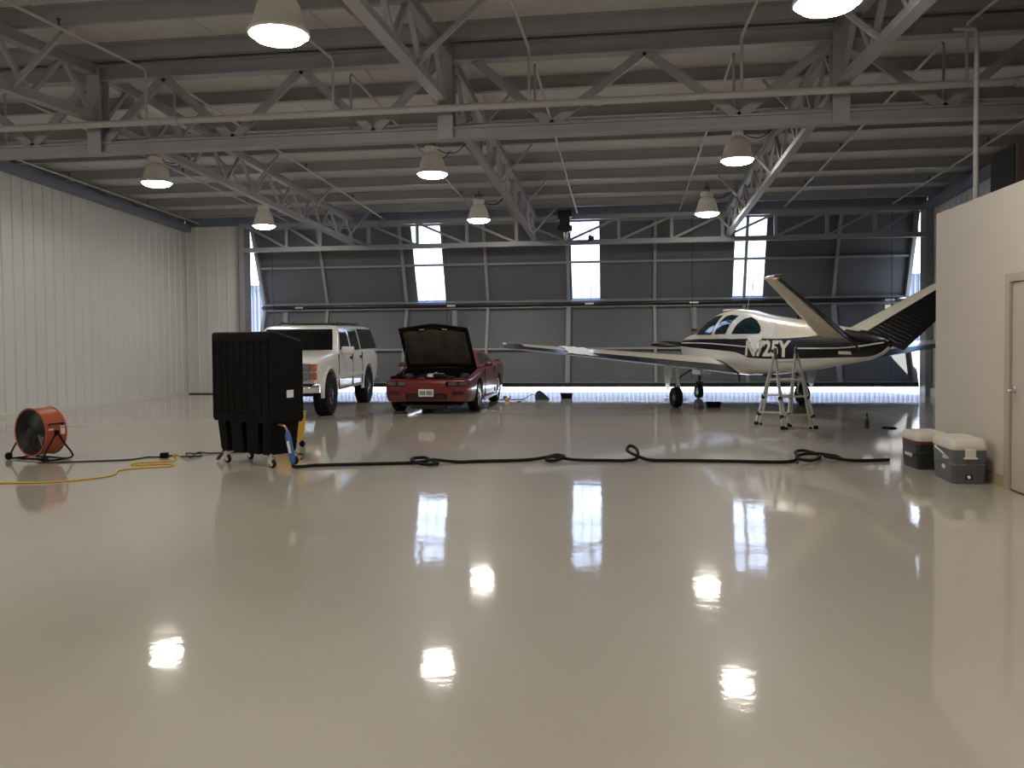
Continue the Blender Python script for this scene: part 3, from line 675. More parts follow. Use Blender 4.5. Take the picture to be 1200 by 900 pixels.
# landing gear
def wheel_mesh(b, c_, r_, w_, axis='y', mt=0, mr=1):
    X = T(c_, rx=-PI/2) if axis == 'y' else T(c_, ry=PI/2)
    b.lathe([(r_*.52,-w_*.42),(r_*.7,-w_*.5),(r_*.9,-w_*.47),(r_*.98,-w_*.3),(r_,0),(r_*.98,w_*.3),(r_*.9,w_*.47),(r_*.7,w_*.5),(r_*.52,w_*.42)], 28, mt, X)
for side in (1, -1):
    gy = 1.46*side
    b = MB(); wheel_mesh(b, (0,gy,.222), .222, .17); tr = b.build('main_wheel', 'rubber', ac, 50)
    b = MB(); b.lathe([(.001,-.05),(.06,-.06),(.10,-.03),(.12,-.07),(.12,.07),(.10,.03),(.06,.06),(.001,.05)], 20, X=T((0,gy,.222), rx=-PI/2)); b.build('wheel_hub', 'darkmetal', tr, 40)
    b = MB(); b.tube([(.02,gy-side*.03,.93),(.01,gy-side*.06,.50)], .035, 12); b.tube([(.01,gy-side*.06,.55),(.0,gy-side*.11,.24),(0,gy-side*.02,.222)], .022, 10); b.tube([(.02,gy-side*.05,.55),(.10,gy-side*.05,.45),(.03,gy-side*.08,.32)], .014, 8); b.build('gear_strut', 'alu', ac, 50)
    b = MB(); b.tube([(.0,gy-side*.04,.62),(.05,gy-side*.45,.86)], .018, 8); b.build('side_brace', 'darkmetal', ac)
    b = MB(); pl_ = smoothpoly([(.20,0),(-.20,0),(-.18,-.25),(-.08,-.52),(.04,-.56),(.16,-.40)], 4)
    b.prism(pl_, .012, 0, T((-.02, gy+side*.20, .96), rx=PI/2) @ Matrix.Rotation(side*.0,4,'Y')); gd = b.build('gear_door', 'air_white', ac); gd.location = (0,0,0)
b = MB(); wheel_mesh(b, (2.28,0,.18), .18, .13); tr = b.build('nose_wheel', 'rubber', ac, 50)
b = MB(); b.lathe([(.001,-.045),(.08,-.05),(.085,.05),(.001,.045)], 18, X=T((2.28,0,.18), rx=-PI/2)); b.build('wheel_hub', 'darkmetal', tr, 40)
b = MB(); b.tube([(2.22,0,.85),(2.26,0,.40)], .032, 12); b.tube([(2.26,-.09,.40),(2.26,.09,.40)], .022, 8)
for s_ in (-1,1): b.tube([(2.26,s_*.09,.40),(2.28,s_*.085,.18)], .016, 8)
b.tube([(2.24,0,.6),(2.10,0,.52),(2.24,0,.42)], .012, 6); b.build('nose_strut', 'darkmetal', ac, 50)
b = MB(); b.rbox((1.85,-.14,.60),(2.35,-.125,.82), .006, 1); b.rbox((1.85,.125,.60),(2.35,.14,.82), .006, 1); b.build('nose_gear_door', 'air_white', ac)
# antennas and lights on top
b = MB(); b.tube(spline([(-.35,0,2.05),(-.42,0,2.25),(-.55,0,2.5),(-.66,0,2.66)], 5), .007, 6); b.build('whip_antenna', 'letter', fus)
b = MB(); b.prism([(0,0),(.16,0),(.02,.20),(-.02,.20)], .02, 0, T((-3.25,.01,1.74), rx=PI/2)); b.build('blade_antenna', 'air_white', fus)
b = MB(); b.lathe([(.05,0),(.055,.02),(.05,.06),(.03,.09),(.001,.10)], 18, X=T((-2.72,0,1.80))); b.build('beacon', 'strobe', fus, 60)
b = MB(); b.lathe([(.02,0),(.02,.07),(.001,.09)], 10, X=T((-2.45,0,1.82))); b.build('vent_stub', 'air_black', fus, 60)
b = MB(); b.rbox((.1,-.2,2.06),(.45,.2,2.11), .02, 2); b.build('roof_vent', 'air_white', fus)
b = MB(); b.rbox((-1.9,.1,.725),(-1.5,.24,.76), .012, 1); b.build('belly_step', 'air_black', fus)
b = MB(); b.rbox((-1.1,.5,.60),(-.85,.56,.74), .01, 1); b.build('boarding_step', 'darkmetal', fus)

# cloths on the aircraft: own things
A = Matrix.Translation((2.52,18.27,0)) @ Matrix.Rotation(math.atan2(.954,-.30), 4, 'Z')
def drape(fn, nu, nv, nm, mk, lab, cat, g=None):
    b = MB(); b.grid([[A @ Vector(fn(i/nu, j/nv)) for j in range(nv+1)] for i in range(nu+1)]); o = b.build(nm, mk, None, 60, fix=False); solid(o, .006); tag(o, lab, cat, g); return o
rnd = random.Random(3); jag = [rnd.uniform(-.05,.05) for _ in range(40)]
def wcl(u, v):
    y = lerp(3.42, 3.98, u)+ (jag[int(v*10)]*(1 if u > .5 else -1) if u in (0,1) else 0); xle, c_, z, tk, inc = wing_at(y)
    t = lerp(.30, .985, v); up, lo = airfoil(xle, c_, z, tk, inc, 0, 1, 30)
    x = xle-c_*t; up = sorted(up); zz_ = up[0][1]
    for a_, c2 in zip(up, up[1:]):
        if a_[0] <= x <= c2[0]: zz_ = lerp(a_[1], c2[1], (x-a_[0])/(c2[0]-a_[0]+1e-9))
    dr_ = 0
    return (x-.01*max(0,v-.9), y, zz_+.014+.010*math.sin(u*19+v*4)*math.sin(v*11+u*3)+dr_)
drape(wcl, 24, 10, 'rag', 'cloth', 'white cloth laid across the outer rear edge of the left wing', 'cloth', 'white cloths on the airplane')
def fcl(u, v):
    z = lerp(1.53, 1.23+.04*math.sin(u*9), v); x = lerp(lerp(-1.40,-1.60,v), lerp(-1.90,-1.84,v), u)+.03*math.sin(v*9)*(1 if u < .5 else -1)
    return (x, half(x, z)+.03+.012*math.sin(u*15+v*5), z)
drape(fcl, 14, 14, 'rag', 'cloth', 'white crumpled cloth hanging over the second character of the registration', 'cloth', 'white cloths on the airplane')

# ================================================================== SUV
su = thing('suv', 'white full size sport utility wagon raised on large tyres, left by the door', 'car', (-6.94, 17.43, 0), R(-85.2))
def loftbody(tab, nm, mk, par, sm=40, step=.1, nz=None):
    """tab rows: x, hw, zbot, zshoulder, ztop ; half-section with rounded sill and shoulder"""
    b = MB(); xs_ = sorted({r_[0] for r_ in tab}); x0, x1 = xs_[0], xs_[-1]; n_ = int((x1-x0)/step); xs2 = sorted(set([lerp(x0,x1,i/n_) for i in range(n_+1)]+xs_)); R_ = []
    for x in xs2:
        hw, zb, zs, zt = interp(tab, x); h_ = zs-zb
        half_ = [(0,zb),(hw*.6,zb),(hw-.10,zb),(hw-.045,zb+.02),(hw-.018,zb+.08),(hw-.004,zb+h_*.35),(hw,zb+h_*.6),(hw-.006,zb+h_*.82),(hw-.03,zs-.035),(hw-.06,zs-.008),(hw-.11,zs+.006),(hw*.6,lerp(zs,zt,.75)),(0,zt)]
        R_.append([(x,y,z) for y,z in half_]+[(x,-y,z) for y,z in half_[-2:0:-1]])
    b.rings(R_); return b.build(nm, mk, par, sm)
def cyl(c_, r_, L, axis='y'):
    b = MB(); b.lathe([(.0001,-L/2),(r_,-L/2),(r_,L/2),(.0001,L/2)], 40, X=T(c_, rx=PI/2) if axis == 'y' else T(c_)); return b.build('cut', 'trim_black')
def cut_local(par, cs):
    for c_ in cs: c_.parent = par
    bpy.context.view_layer.update(); return cs
SW, SF = .955, 1.67
body = loftbody([(-2.98,.86,.62,1.12,1.14),(-2.92,.93,.52,1.2,1.22),(-2.5,.965,.46,1.25,1.28),(-1.67,.975,.44,1.26,1.29),(0,.98,.44,1.27,1.29),(.9,.98,.44,1.27,1.30),(1.15,.97,.45,1.26,1.30),(1.67,.965,.48,1.22,1.27),(2.2,.95,.52,1.17,1.22),(2.45,.93,.56,1.12,1.17),(2.53,.90,.60,1.06,1.10)], 'body', 'paint_white', su)
boolean(body, cut_local(su, [cyl((SF,.86,.44), .50, .62), cyl((SF,-.86,.44), .50, .62), cyl((-SF,.86,.44), .49, .62), cyl((-SF,-.86,.44), .49, .62)]))
body.data.shade_smooth(); body.data.set_sharp_from_angle(angle=R(35))
# greenhouse
GH = [ # z, x_front, x_rear, halfwidth
 (1.24,1.02,-2.93,.935),(1.40,.88,-2.90,.905),(1.60,.70,-2.86,.86),(1.72,.58,-2.82,.825),(1.785,.45,-2.76,.78),(1.825,.28,-2.62,.70),(1.84,.0,-2.3,.5)]
def roundrect(x0, x1, hw, r_, n=5):
    out = []
    for cx, cy, a0 in ((x1-r_, hw-r_, 0), (x0+r_, hw-r_, PI/2), (x0+r_, -hw+r_, PI), (x1-r_, -hw+r_, 1.5*PI)):
        for i in range(n+1): a = a0+PI/2*i/n; out.append((cx+r_*math.cos(a), cy+r_*math.sin(a)))
    return out
b = MB(); b.rings([[(x,y,z) for x,y in roundrect(xr,xf,hw,.10)] for z,xf,xr,hw in GH]); roof_ = b.build('cabin', 'paint_white', su, 40)
def ghw(z, tab=GH): return interp([(r_[0],r_[3]) for r_ in tab], z)[0]
def sidepane(poly, side, nm, par, tab=GH, off=.006, mk='glass_dark'):
    b = MB(); zs = [p[1] for p in poly]; rows = []
    for k in range(9):
        z = lerp(min(zs)+.001, max(zs)-.001, k/8); xi = []
        for i in range(len(poly)):
            (xa,za),(xb,zb) = poly[i], poly[(i+1)%len(poly)]
            if (za-z)*(zb-z) <= 0 and za != zb: xi.append(xa+(xb-xa)*(z-za)/(zb-za))
        rows.append([(x, side*(ghw(z, tab)+off), z) for x in (min(xi), (min(xi)+max(xi))/2, max(xi))])
    b.grid(rows); return b.build(nm, mk, par, 40)
for side in (1,-1):
    sidepane([(.80,1.28),(.46,1.755),(-.08,1.755),(-.08,1.28)], side, 'side_window', roof_)
    sidepane([(-.22,1.28),(-.22,1.755),(-1.0,1.755),(-1.0,1.28)], side, 'side_window', roof_)
    sidepane([(-1.12,1.29),(-1.12,1.765),(-2.66,1.765),(-2.82,1.29)], side, 'side_window', roof_)
    # door seams, handles, mirror, flares, moulding
    for i, (x0, x1) in enumerate(((-.16,1.02),(-1.06,-.16))):
        b = MB()
        for xx in (x0, x1): b.box((xx-.006, side*.962, .52), (xx+.006, side*.984, 1.22))
        b.box((x0, side*.962, .50), (x1, side*.982, .512)); sm_ = b.build('door_seam', 'trim_black', body)
        b = MB(); b.rbox((x0+.10, side*.975-.012, 1.08), (x0+.22, side*.975+.016, 1.15), .008, 1); b.build('door_handle', 'trim_black', body)
    b = MB(); b.rbox((.66, side*1.09-.13, 1.21), (.78, side*1.09+.13, 1.37), .03, 2); b.tube([(.74,side*.93,1.27),(.72,side*1.0,1.28)], .03, 8); b.build('mirror', 'paint_white', su, 40)
    for cx in (SF, -SF):
        b = MB(); R_ = []
        for i in range(19):
            a = lerp(-.12, PI+.12, i/18); rr = .50
            R_.append([(cx+math.cos(a)*(rr+dr_), side*(.955+dy), .44+math.sin(a)*(rr+dr_)) for dr_, dy in ((-.01,-.03),(-.01,.03),(.015,.034),(.045,.015),(.05,-.03))])
        b.rings(R_); b.build('wheel_arch_flare', 'paint_white', body, 50)
    b = MB(); b.rbox((1.10, side*.985-.008, .70), (-1.10+0, side*.985+.008, .78), .004, 1) if False else b.box((-1.15, side*.972, .70), (1.12, side*.992, .78)); b.build('side_moulding', 'paint_white', body)
    b = MB(); b.tube([(-2.2,side*.62,1.86),(-2.05,side*.62,1.895),(-.1,side*.62,1.90),(.05,side*.62,1.86)], .016, 8); b.build('roof_rail', 'trim_black', su, 40)
for xx in (-1.9, -1.0, -.25):
    b = MB(); b.rbox((xx-.03,-.64,1.865),(xx+.03,.64,1.89), .008, 1); b.build('roof_crossbar', 'trim_black', su)
# windscreen, rear glass
def endpane(z0, z1, hwf, front, nm, par, tab=GH, off=.008):
    b = MB(); rows = []
    for k in range(7):
        z = lerp(z0, z1, k/6); v = interp([tuple(r_) for r_ in tab], z); x = v[0]+off if front else v[1]-off; hw = v[2]-hwf
        rows.append([(x, lerp(-hw, hw, j/8), z) for j in range(9)])
    b.grid(rows); return b.build(nm, 'glass_dark', par, 40)
endpane(1.30, 1.745, .10, True, 'windscreen', roof_); endpane(1.32, 1.72, .12, False, 'rear_window', roof_)
# front end
b = MB(); b.rbox((2.50,-.60,.74),(2.565,.60,1.05), .012, 1); gr = b.build('grille', 'trim_black', su)
for z in (.82,.90,.98):
    b = MB(); b.rbox((2.56,-.58,z-.012),(2.58,.58,z+.012), .005, 1); b.build('grille_bar', 'chrome', gr)
for side in (1,-1):
    for z0, z1 in ((.91,1.04),(.75,.87)):
        b = MB(); b.rbox((2.49, side*.74-.12, z0),(2.57, side*.74+.08, z1), .015, 2); b.build('headlamp', 'lamp_glass', su, 40)
        b = MB(); b.rbox((2.40, side*.885-.05, z0),(2.555, side*.885+.04, z1), .015, 2); b.build('turn_signal', 'amber', su, 40)
    b = MB(); b.rbox((2.47, side*.78-.20, .885),(2.582, side*.78+.17, .900), .004, 1); b.rbox((2.47, side*.78-.20, 1.04),(2.58, side*.78+.17, 1.052), .004, 1); b.build('lamp_bezel', 'chrome', su)
b = MB(); R_ = []
for j in range(15):
    y = lerp(-.97,.97,j/14); x = 2.70-.22*abs(y/.97)**4
    R_.append([(x-.10,y,.49),(x,y,.50),(x+.02,y,.56),(x+.02,y,.62),(x-.01,y,.66),(x-.10,y,.67)])
b.rings(R_); bp_ = b.build('front_bumper', 'chrome', su, 40)
b = MB(); b.rbox((2.60,-.55,.665),(2.72,.55,.70), .01, 1); b.rbox((2.56,-.9,.66),(2.66,.9,.685), .01, 1); b.build('bumper_pad', 'trim_black', bp_)
b = MB(); b.rbox((2.30,-.50,.34),(2.50,.50,.47), .02, 1); b.rbox((-2.9,-.42,.46),(2.4,-.30,.60), .02, 1); b.rbox((-2.9,.30,.46),(2.4,.42,.60), .02, 1); b.tube([(SF,-.75,.42),(SF,.75,.42)], .05, 10); b.tube([(-SF,-.75,.42),(-SF,.75,.42)], .055, 10); b.lathe([(.01,-.13),(.12,-.08),(.15,0),(.12,.08),(.01,.13)], 14, X=T((-SF,0,.42))); b.build('chassis', 'trim_black', su)
b = MB(); b.rbox((-3.10,-.93,.55),(-2.92,.93,.70), .03, 2); b.build('rear_bumper', 'chrome', su)
for side in (1,-1):
    b = MB(); b.rbox((-3.0, side*.87-.05,.80),(-2.90, side*.87+.05,1.15), .01, 1); b.build('tail_lamp', 'strobe', su)
def carwheel(par, c_, r_, w_, side, rim, mk='alloy', spokes=5):
    b = MB(); X = T(c_, rx=-PI/2)
    b.lathe([(rim,-w_*.46),(r_*.86,-w_*.5),(r_*.95,-w_*.46),(r_,-w_*.36),(r_,w_*.36),(r_*.95,w_*.46),(r_*.86,w_*.5),(rim,w_*.46),(rim*.98,0)], 36, 0, X); t_ = b.build('wheel', 'rubber', par, 40)
    nl = 28; b = MB()
    for i in range(nl):
        a = 2*PI*i/nl
        for s_ in (-1,1):
            p = Vector((c_[0]+math.cos(a)*(r_-.004), c_[1]+s_*w_*.2, c_[2]+math.sin(a)*(r_-.004))); q = Vector((c_[0]+math.cos(a+.1)*(r_-.004), c_[1]+s_*w_*.44, c_[2]+math.sin(a+.1)*(r_-.004))); b.bar(p, q, .012, .03, up=(math.cos(a),0,math.sin(a)))
    if r_ > .38:
        o_ = b.build('tread', 'rubber'); bm = bmesh.new(); bm.from_mesh(t_.data); bm.from_mesh(o_.data); bm.to_mesh(t_.data); bm.free(); bpy.data.objects.remove(o_)
    b = MB(); oy = side*w_*.40
    b.lathe([(rim,-w_*.45),(rim*.93,-w_*.4),(rim*.9,w_*.4),(rim,w_*.45)], 32, 0, X)
    for i in range(spokes):
        a = 2*PI*i/spokes+.3; b.bar((c_[0]+.04*math.cos(a), c_[1]+oy*.85, c_[2]+.04*math.sin(a)), (c_[0]+rim*.93*math.cos(a), c_[1]+oy, c_[2]+rim*.93*math.sin(a)), .05, .09, up=(0,1,0)) if False else b.prism([(-.045,0),(.045,0),(.03,rim*.92),(-.03,rim*.92)], .03, 0, T((c_[0], c_[1]+oy-(.015), c_[2])) @ Matrix.Rotation(a,4,'Y') @ Matrix.Rotation(PI/2,4,'X') @ Matrix.Translation((0,0,-.015)))
    b.lathe([(.001,-.03),(.06,-.03),(.07,0),(.06,.03),(.001,.035)], 16, 0, T((c_[0], c_[1]+oy, c_[2]), rx=-PI/2))
    b.lathe([(.001,0),(rim*.9,0),(rim*.9,.01),(.001,.01)], 20, 1, T((c_[0], c_[1]+oy*.35, c_[2]), rx=-PI/2))
    b.build('wheel_rim', [mk,'trim_black'], t_, 40)
for x in (SF,-SF):
    for side in (1,-1): carwheel(su, (x, side*.86, .42), .42, .30, side, .20, 'darkmetal')

# ================================================================== RED COUPE
ca = thing('sports_car', 'dark red sports coupe with its bonnet propped open in front of the hangar door', 'car', (-3.90, 18.23, 0), R(-90))
CF = 1.285
cb = loftbody([(2.26,.74,.36,.62,.63),(2.22,.83,.27,.67,.68),(2.05,.88,.235,.705,.715),(1.7,.905,.22,.75,.765),(1.285,.925,.20,.80,.82),(.8,.93,.17,.86,.90),(.3,.93,.17,.88,.92),(-.5,.93,.17,.90,.93),(-1.285,.94,.17,.93,.95),(-1.8,.93,.18,.94,.97),(-2.25,.90,.24,.94,.98),(-2.42,.86,.32,.90,.94),(-2.47,.80,.40,.84,.86)], 'body', 'car_red', ca, 35)
bx_ = MB(); bx_.box((.76,-.79,.42),(2.09,.79,1.3)); bxo = bx_.build('cut', 'trim_black')
gi = MB(); gi.rbox((2.20,-.42,.30),(2.40,.42,.42), .02, 1); gio = gi.build('cut', 'trim_black')
hl = []
for side in (1,-1):
    q = MB(); q.rbox((2.12, side*.62-.22,.565),(2.5, side*.62+.20,.665), .01, 1); hl.append(q.build('cut', 'trim_black'))
    q = MB(); q.rbox((2.19, side*.66-.11,.40),(2.5, side*.66+.11,.46), .01, 1); hl.append(q.build('cut', 'trim_black'))
boolean(cb, cut_local(ca, [cyl((CF,.84,.33), .365, .50), cyl((CF,-.84,.33), .365, .50), cyl((-CF,.84,.33), .365, .50), cyl((-CF,-.84,.33), .365, .50), bxo, gio]+hl))
cb.data.shade_smooth(); cb.data.set_sharp_from_angle(angle=R(32))
# engine bay
b = MB(); b.box((.77,-.785,.425),(2.08,.785,.44)); b.box((.775,-.78,.43),(.79,.78,.885)); b.box((.79,-.785,.44),(2.08,-.775,.76)); b.box((.79,.775,.44),(2.08,.785,.76)); b.box((2.06,-.78,.44),(2.085,.78,.69)); b.box((.58,-.74,.915),(.80,.74,.935)); b.rbox((1.88,-.40,.44),(1.97,.40,.70), .02, 1); eb = b.build('engine_bay', 'black_matte', ca)
b = MB(); b.rbox((.95,-.24,.45),(1.70,.24,.68), .05, 2)
for s_ in (1,-1): b.rbox((1.0,s_*.27-.08,.58),(1.62,s_*.27+.08,.72), .03, 2)
b.build('engine_block', 'engine', ca, 40)
b = MB(); b.lathe([(.001,.79),(.17,.785),(.19,.76),(.20,.72),(.18,.70),(.001,.70)], 28, X=T((1.35,0,0))); b.lathe([(.03,.79),(.03,.81),(.001,.815)], 12, X=T((1.35,0,0))); b.build('air_cleaner', 'alu', ca, 40)
b = MB(); b.tube(spline([(1.5,.0,.74),(1.75,.25,.74),(1.9,.45,.68)],6), .05, 10); b.tube(spline([(1.3,-.2,.74),(1.6,-.45,.70),(1.85,-.5,.66)],6), .03, 8); b.build('intake_hose', 'rubber', ca, 40)
for s_ in (1,-1):
    b = MB(); b.lathe([(.11,.6),(.10,.74),(.06,.78),(.001,.785)], 20, X=T((1.25,s_*.60,0))); b.build('strut_tower', 'engine', ca, 40)
b = MB(); b.rbox((1.62,.48,.5),(1.84,.70,.71), .015, 1); b.build('battery', 'trim_black', ca); b = MB(); b.lathe([(.06,.5),(.06,.7),(.03,.73),(.001,.73)], 14, X=T((1.0,-.62,0))); b.build('fluid_bottle', 'white_label', ca, 40)
# bonnet, raised: profile from hinge (x=.74,z=.97) to free edge
hg = Vector((.79,0,.90)); fe = Vector((1.62,0,1.745)); L = (fe-hg).length; ax = (fe-hg).normalized(); nr = Vector((-ax.z,0,ax.x))
def hoodpt(u, v, d=0): # u 0..1 along, v -1..1
    hw = lerp(.77,.73,u); arch = .05*(1-abs(v)**1.4); tip = .085*max(0,(u-.7)/.3)*(1-abs(v))
    return hg+ax*(u*L+tip)+nr*(arch*(.5+.5*u)-.02*max(0,(u-.88)/.12)**2+d)+Vector((0, v*hw, 0))
b = MB(); top = [[hoodpt(i/12, -1+2*j/12, .012) for j in range(13)] for i in range(13)]; bot = [[hoodpt(i/12, -1+2*j/12, -.018) for j in range(13)] for i in range(13)]
b.grid(top); b.grid(bot, 1)
for e in range(12):
    for a_, c_ in (((e,0),(e+1,0)), ((e,12),(e+1,12)), ((0,e),(0,e+1)), ((12,e),(12,e+1))):
        b.add([top[a_[0]][a_[1]], top[c_[0]][c_[1]], bot[c_[0]][c_[1]], bot[a_[0]][a_[1]]], [(0,1,2,3)], 1)
hd = b.build('bonnet', ['car_red','black_matte'], ca, 35)
b = MB()
for u0, u1, v0, v1 in ((.10,.90,-.90,.90),):
    g_ = [[hoodpt(lerp(u0,u1,i/14), lerp(v0,v1,j/14), -.03-.012*math.sin(i*1.7)*math.sin(j*1.3)) for j in range(15)] for i in range(15)]; b.grid(g_)
b.build('bonnet_insulation', 'under_hood', hd, 60)
b = MB()
for u in (.06,.95): b.tube([hoodpt(u, -.93+1.86*j/8, -.03) for j in range(9)], .018, 8)
for v in (-.95,.95): b.tube([hoodpt(.06+.89*j/8, v, -.03) for j in range(9)], .018, 8)
b.build('bonnet_frame', 'black_matte', hd)
for v in (-.33,.33):
    b = MB(); b.bar(hoodpt(.93, v-.07, -.045), hoodpt(.93, v+.07, -.045), .03, .012); b.build('bonnet_latch', 'letter', hd)
b = MB(); b.tube([(1.55,-.66,.72), hoodpt(.62,-.86,-.03)], .009, 6); b.build('bonnet_prop', 'darkmetal', ca)
# cabin
CG = [(.90,.72,-2.0,.80),(1.0,.50,-1.72,.745),(1.10,.28,-1.40,.69),(1.19,.06,-1.02,.63),(1.235,-.08,-.82,.57),(1.262,-.25,-.65,.45),(1.27,-.38,-.5,.25)]
b = MB(); b.rings([[(x,y,z) for x,y in roundrect(xr,xf,hw,.12)] for z,xf,xr,hw in CG]); cbn = b.build('cabin', 'car_red', ca, 50)
endpane(.94, 1.225, .07, True, 'windscreen', cbn, CG); endpane(.95, 1.22, .09, False, 'rear_window', cbn, CG)
for side in (1,-1):
    sidepane([(.44,.945),(.02,1.18),(-.52,1.195),(-.60,.945)], side, 'side_window', cbn, CG, .008)
    sidepane([(-.68,.95),(-.66,1.16),(-.86,1.14),(-1.40,.95)], side, 'side_window', cbn, CG, .008)
    b = MB(); b.rbox((.34, side*.98-.09,.90),(.46, side*.98+.09,1.0), .03, 2); b.tube([(.42,side*.86,.90),(.40,side*.93,.93)], .025, 8); b.build('mirror', 'car_red', ca, 50)
    b = MB()
    for xx in (.62,-.72): b.box((xx-.005, side*.915,.28),(xx+.005, side*.935,.86))
    b.build('door_seam', 'trim_black', cb); b = MB(); b.rbox((-.62,side*.925-.012,.76),(-.48,side*.925+.014,.80), .006, 1); b.build('door_handle', 'trim_black', cb)
    for yy in (.52,.73):
        b = MB(); b.rbox((2.10, side*yy-.085,.572),(2.165, side*yy+.085,.658), .01, 1); b.build('headlamp', 'lamp_glass', ca)
    b = MB(); b.rbox((2.15, side*.66-.10,.405),(2.20, side*.66+.10,.455), .006, 1); b.build('fog_lamp', 'darkmetal', ca)
    b = MB(); b.rbox((-2.49, side*.52-.28,.62),(-2.43, side*.52+.28,.80), .01, 1); b.build('tail_lamp', 'strobe', ca)
    b = MB(); b.box((-.80, side*.925,.19),(.82, side*.95,.24)); b.build('side_skirt', 'car_red', cb)
    for x in (CF,-CF): carwheel(ca, (x, side*.81, .325), .325, .23, side, .235)
b = MB(); b.rbox((2.20,-.40,.31),(2.23,.40,.41), .006, 1); b.build('air_intake', 'trim_black', ca)
b = MB(); b.rbox((2.265,-.155,.36),(2.28,.155,.51), .006, 1); pl = b.build('number_plate', 'plate', ca)
b = MB()
for k, (y0, w_) in enumerate(((-.125,.03),(-.085,.03),(-.045,.03),(.015,.03),(.055,.03),(.095,.03))):
    b.box((2.2801,y0,.395),(2.283,y0+w_,.475)); 
b.build('plate_mark', 'green_cloth', pl)
b = MB(); b.box((1.9,-.36,.10),(2.12,.36,.18)); b.box((-2.3,-.6,.14),(1.9,.6,.18)); b.tube([(-2.5,.5,.26),(-1.9,.5,.24)], .03, 8); b.build('air_dam', 'trim_black', ca)
b = MB(); b.rbox((-2.46,-.80,.955),(-2.30,.80,.985), .012, 2); b.box((-2.4,-.78,.92),(-2.34,-.72,.97)); b.box((-2.4,.72,.92),(-2.34,.78,.97)); b.build('rear_spoiler', 'car_red', ca)

# ================================================================== EVAPORATIVE COOLER
ev = thing('swamp_cooler', 'tall black portable evaporative cooler on castors at left of the floor', 'air cooler', (-4.46, 9.56, 0), R(-26.6))
W_, D_ = .56, .245   # half width, half depth ; front faces local -y
def shell(pts, z0, z1): pass
b = MB(); prof = [(-D_,.55),(-D_,1.60),(-D_+.03,1.625),(D_-.03,1.50),(D_,1.47),(D_,.55)]
# side profile extruded along x, slightly wider lip
n_ = len(prof); b.add([(-W_,y,z) for y,z in prof]+[(W_,y,z) for y,z in prof], [tuple(range(n_)), tuple(range(2*n_-1,n_-1,-1))]+[(j,n_+j,n_+(j+1)%n_,(j+1)%n_) for j in range(n_)])
bd_ = b.build('housing', 'black_plastic', ev); md = bd_.modifiers.new('b','BEVEL'); md.width = .02; md.segments = 2; apply(bd_)
b = MB()
for k in range(9):
    x = lerp(-W_+.06, W_-.06, k/8); b.box((x-.008,-D_-.012,.62),(x+.008,-D_+.002,1.50))
b.box((-W_+.04,-D_-.014,1.50),(W_-.04,-D_+.002,1.52)); b.box((-W_+.04,-D_-.014,.60),(W_-.04,-D_+.002,.62)); b.build('pad_frame', 'black_plastic', bd_)
for k in range(8):
    x0 = lerp(-W_+.06, W_-.06, k/8)+.012; x1 = lerp(-W_+.06, W_-.06, (k+1)/8)-.012
    b = MB(); b.box((x0,-D_-.005,.63),(x1,-D_+.002,1.49)); b.build('cooling_pad', 'pad', bd_)
# tank base with moulded ribs
b = MB(); R_ = []
ringpoly = []
for (xa, xb, yy, dirn) in ((-W_+.07, W_-.07, -D_+.03, 1), (W_-.07, -W_+.07, D_-.03, -1)):
    xs_ = []
    for k in range(3):
        c0 = lerp(xa, xb, (k+.62)/3.2+.0)
        xs_ += [c0-.045*dirn, c0-.035*dirn, c0+.035*dirn, c0+.045*dirn]
    ringpoly.append((xa, yy))
    for i, x in enumerate(xs_): ringpoly.append((x, yy+(.07*dirn if i % 4 in (1,2) else 0)))
    ringpoly.append((xb, yy))
b.rings([[(x*1.0,y,.56) for x,y in ringpoly],[(x*1.0,y,.50) for x,y in ringpoly],[(x*.93,y*.93,.19) for x,y in ringpoly],[(x*.90,y*.88,.15) for x,y in ringpoly]]); b.build('water_tank', 'black_plastic', ev)
b = MB(); b.box((-W_+.02,-D_+.01,.53),(W_-.02,D_-.01,.57)); b.build('tank_lip', 'black_plastic', ev)
for x, y in ((-.40,-.17),(.44,-.17),(.44,.17),(-.40,.17)):
    b = MB(); b.lathe([(.001,-.014),(.045,-.018),(.05,-.012),(.05,.012),(.045,.018),(.001,.014)], 20, X=T((x+.03,y,.052), rx=PI/2)); c_ = b.build('caster', 'rubber', ev, 40)
    b = MB(); b.lathe([(.001,-.021),(.028,-.021),(.028,.021),(.001,.021)], 16, X=T((x+.03,y,.052), rx=PI/2)); b.box((x-.02,y-.028,.05),(x+.045,y-.022,.13)); b.box((x-.02,y+.022,.05),(x+.045,y+.028,.13)); b.box((x-.03,y-.03,.125),(x+.05,y+.03,.135)); b.lathe([(.02,.135),(.02,.17)], 10, X=T((x,y,0)), cap=True); b.build('caster_fork', 'chrome', c_, 40)
b = MB(); b.box((W_,-.02,.83),(W_+.004,.08,.92)); b.build('rating_plate', 'white_label', ev)
for z in (.78,1.05,1.3,1.5):
    b = MB(); b.lathe([(.008,0),(.006,.005),(.001,.006)], 8, X=T((W_-.06,-D_,z), rx=PI/2)); b.build('screw', 'chrome', bd_)
b = MB(); b.tube([(W_-.06,-D_-.002,1.61),(W_+.0,-D_+.03,1.628),(W_,D_-.04,1.51)], .006, 6); b.build('edge_trim', 'darkmetal', bd_)
b = MB(); b.bar((-W_-.06,-.14,.02),(-W_+.12,-.12,.19), .03); b.build('drain_pipe', 'brown_box', ev)
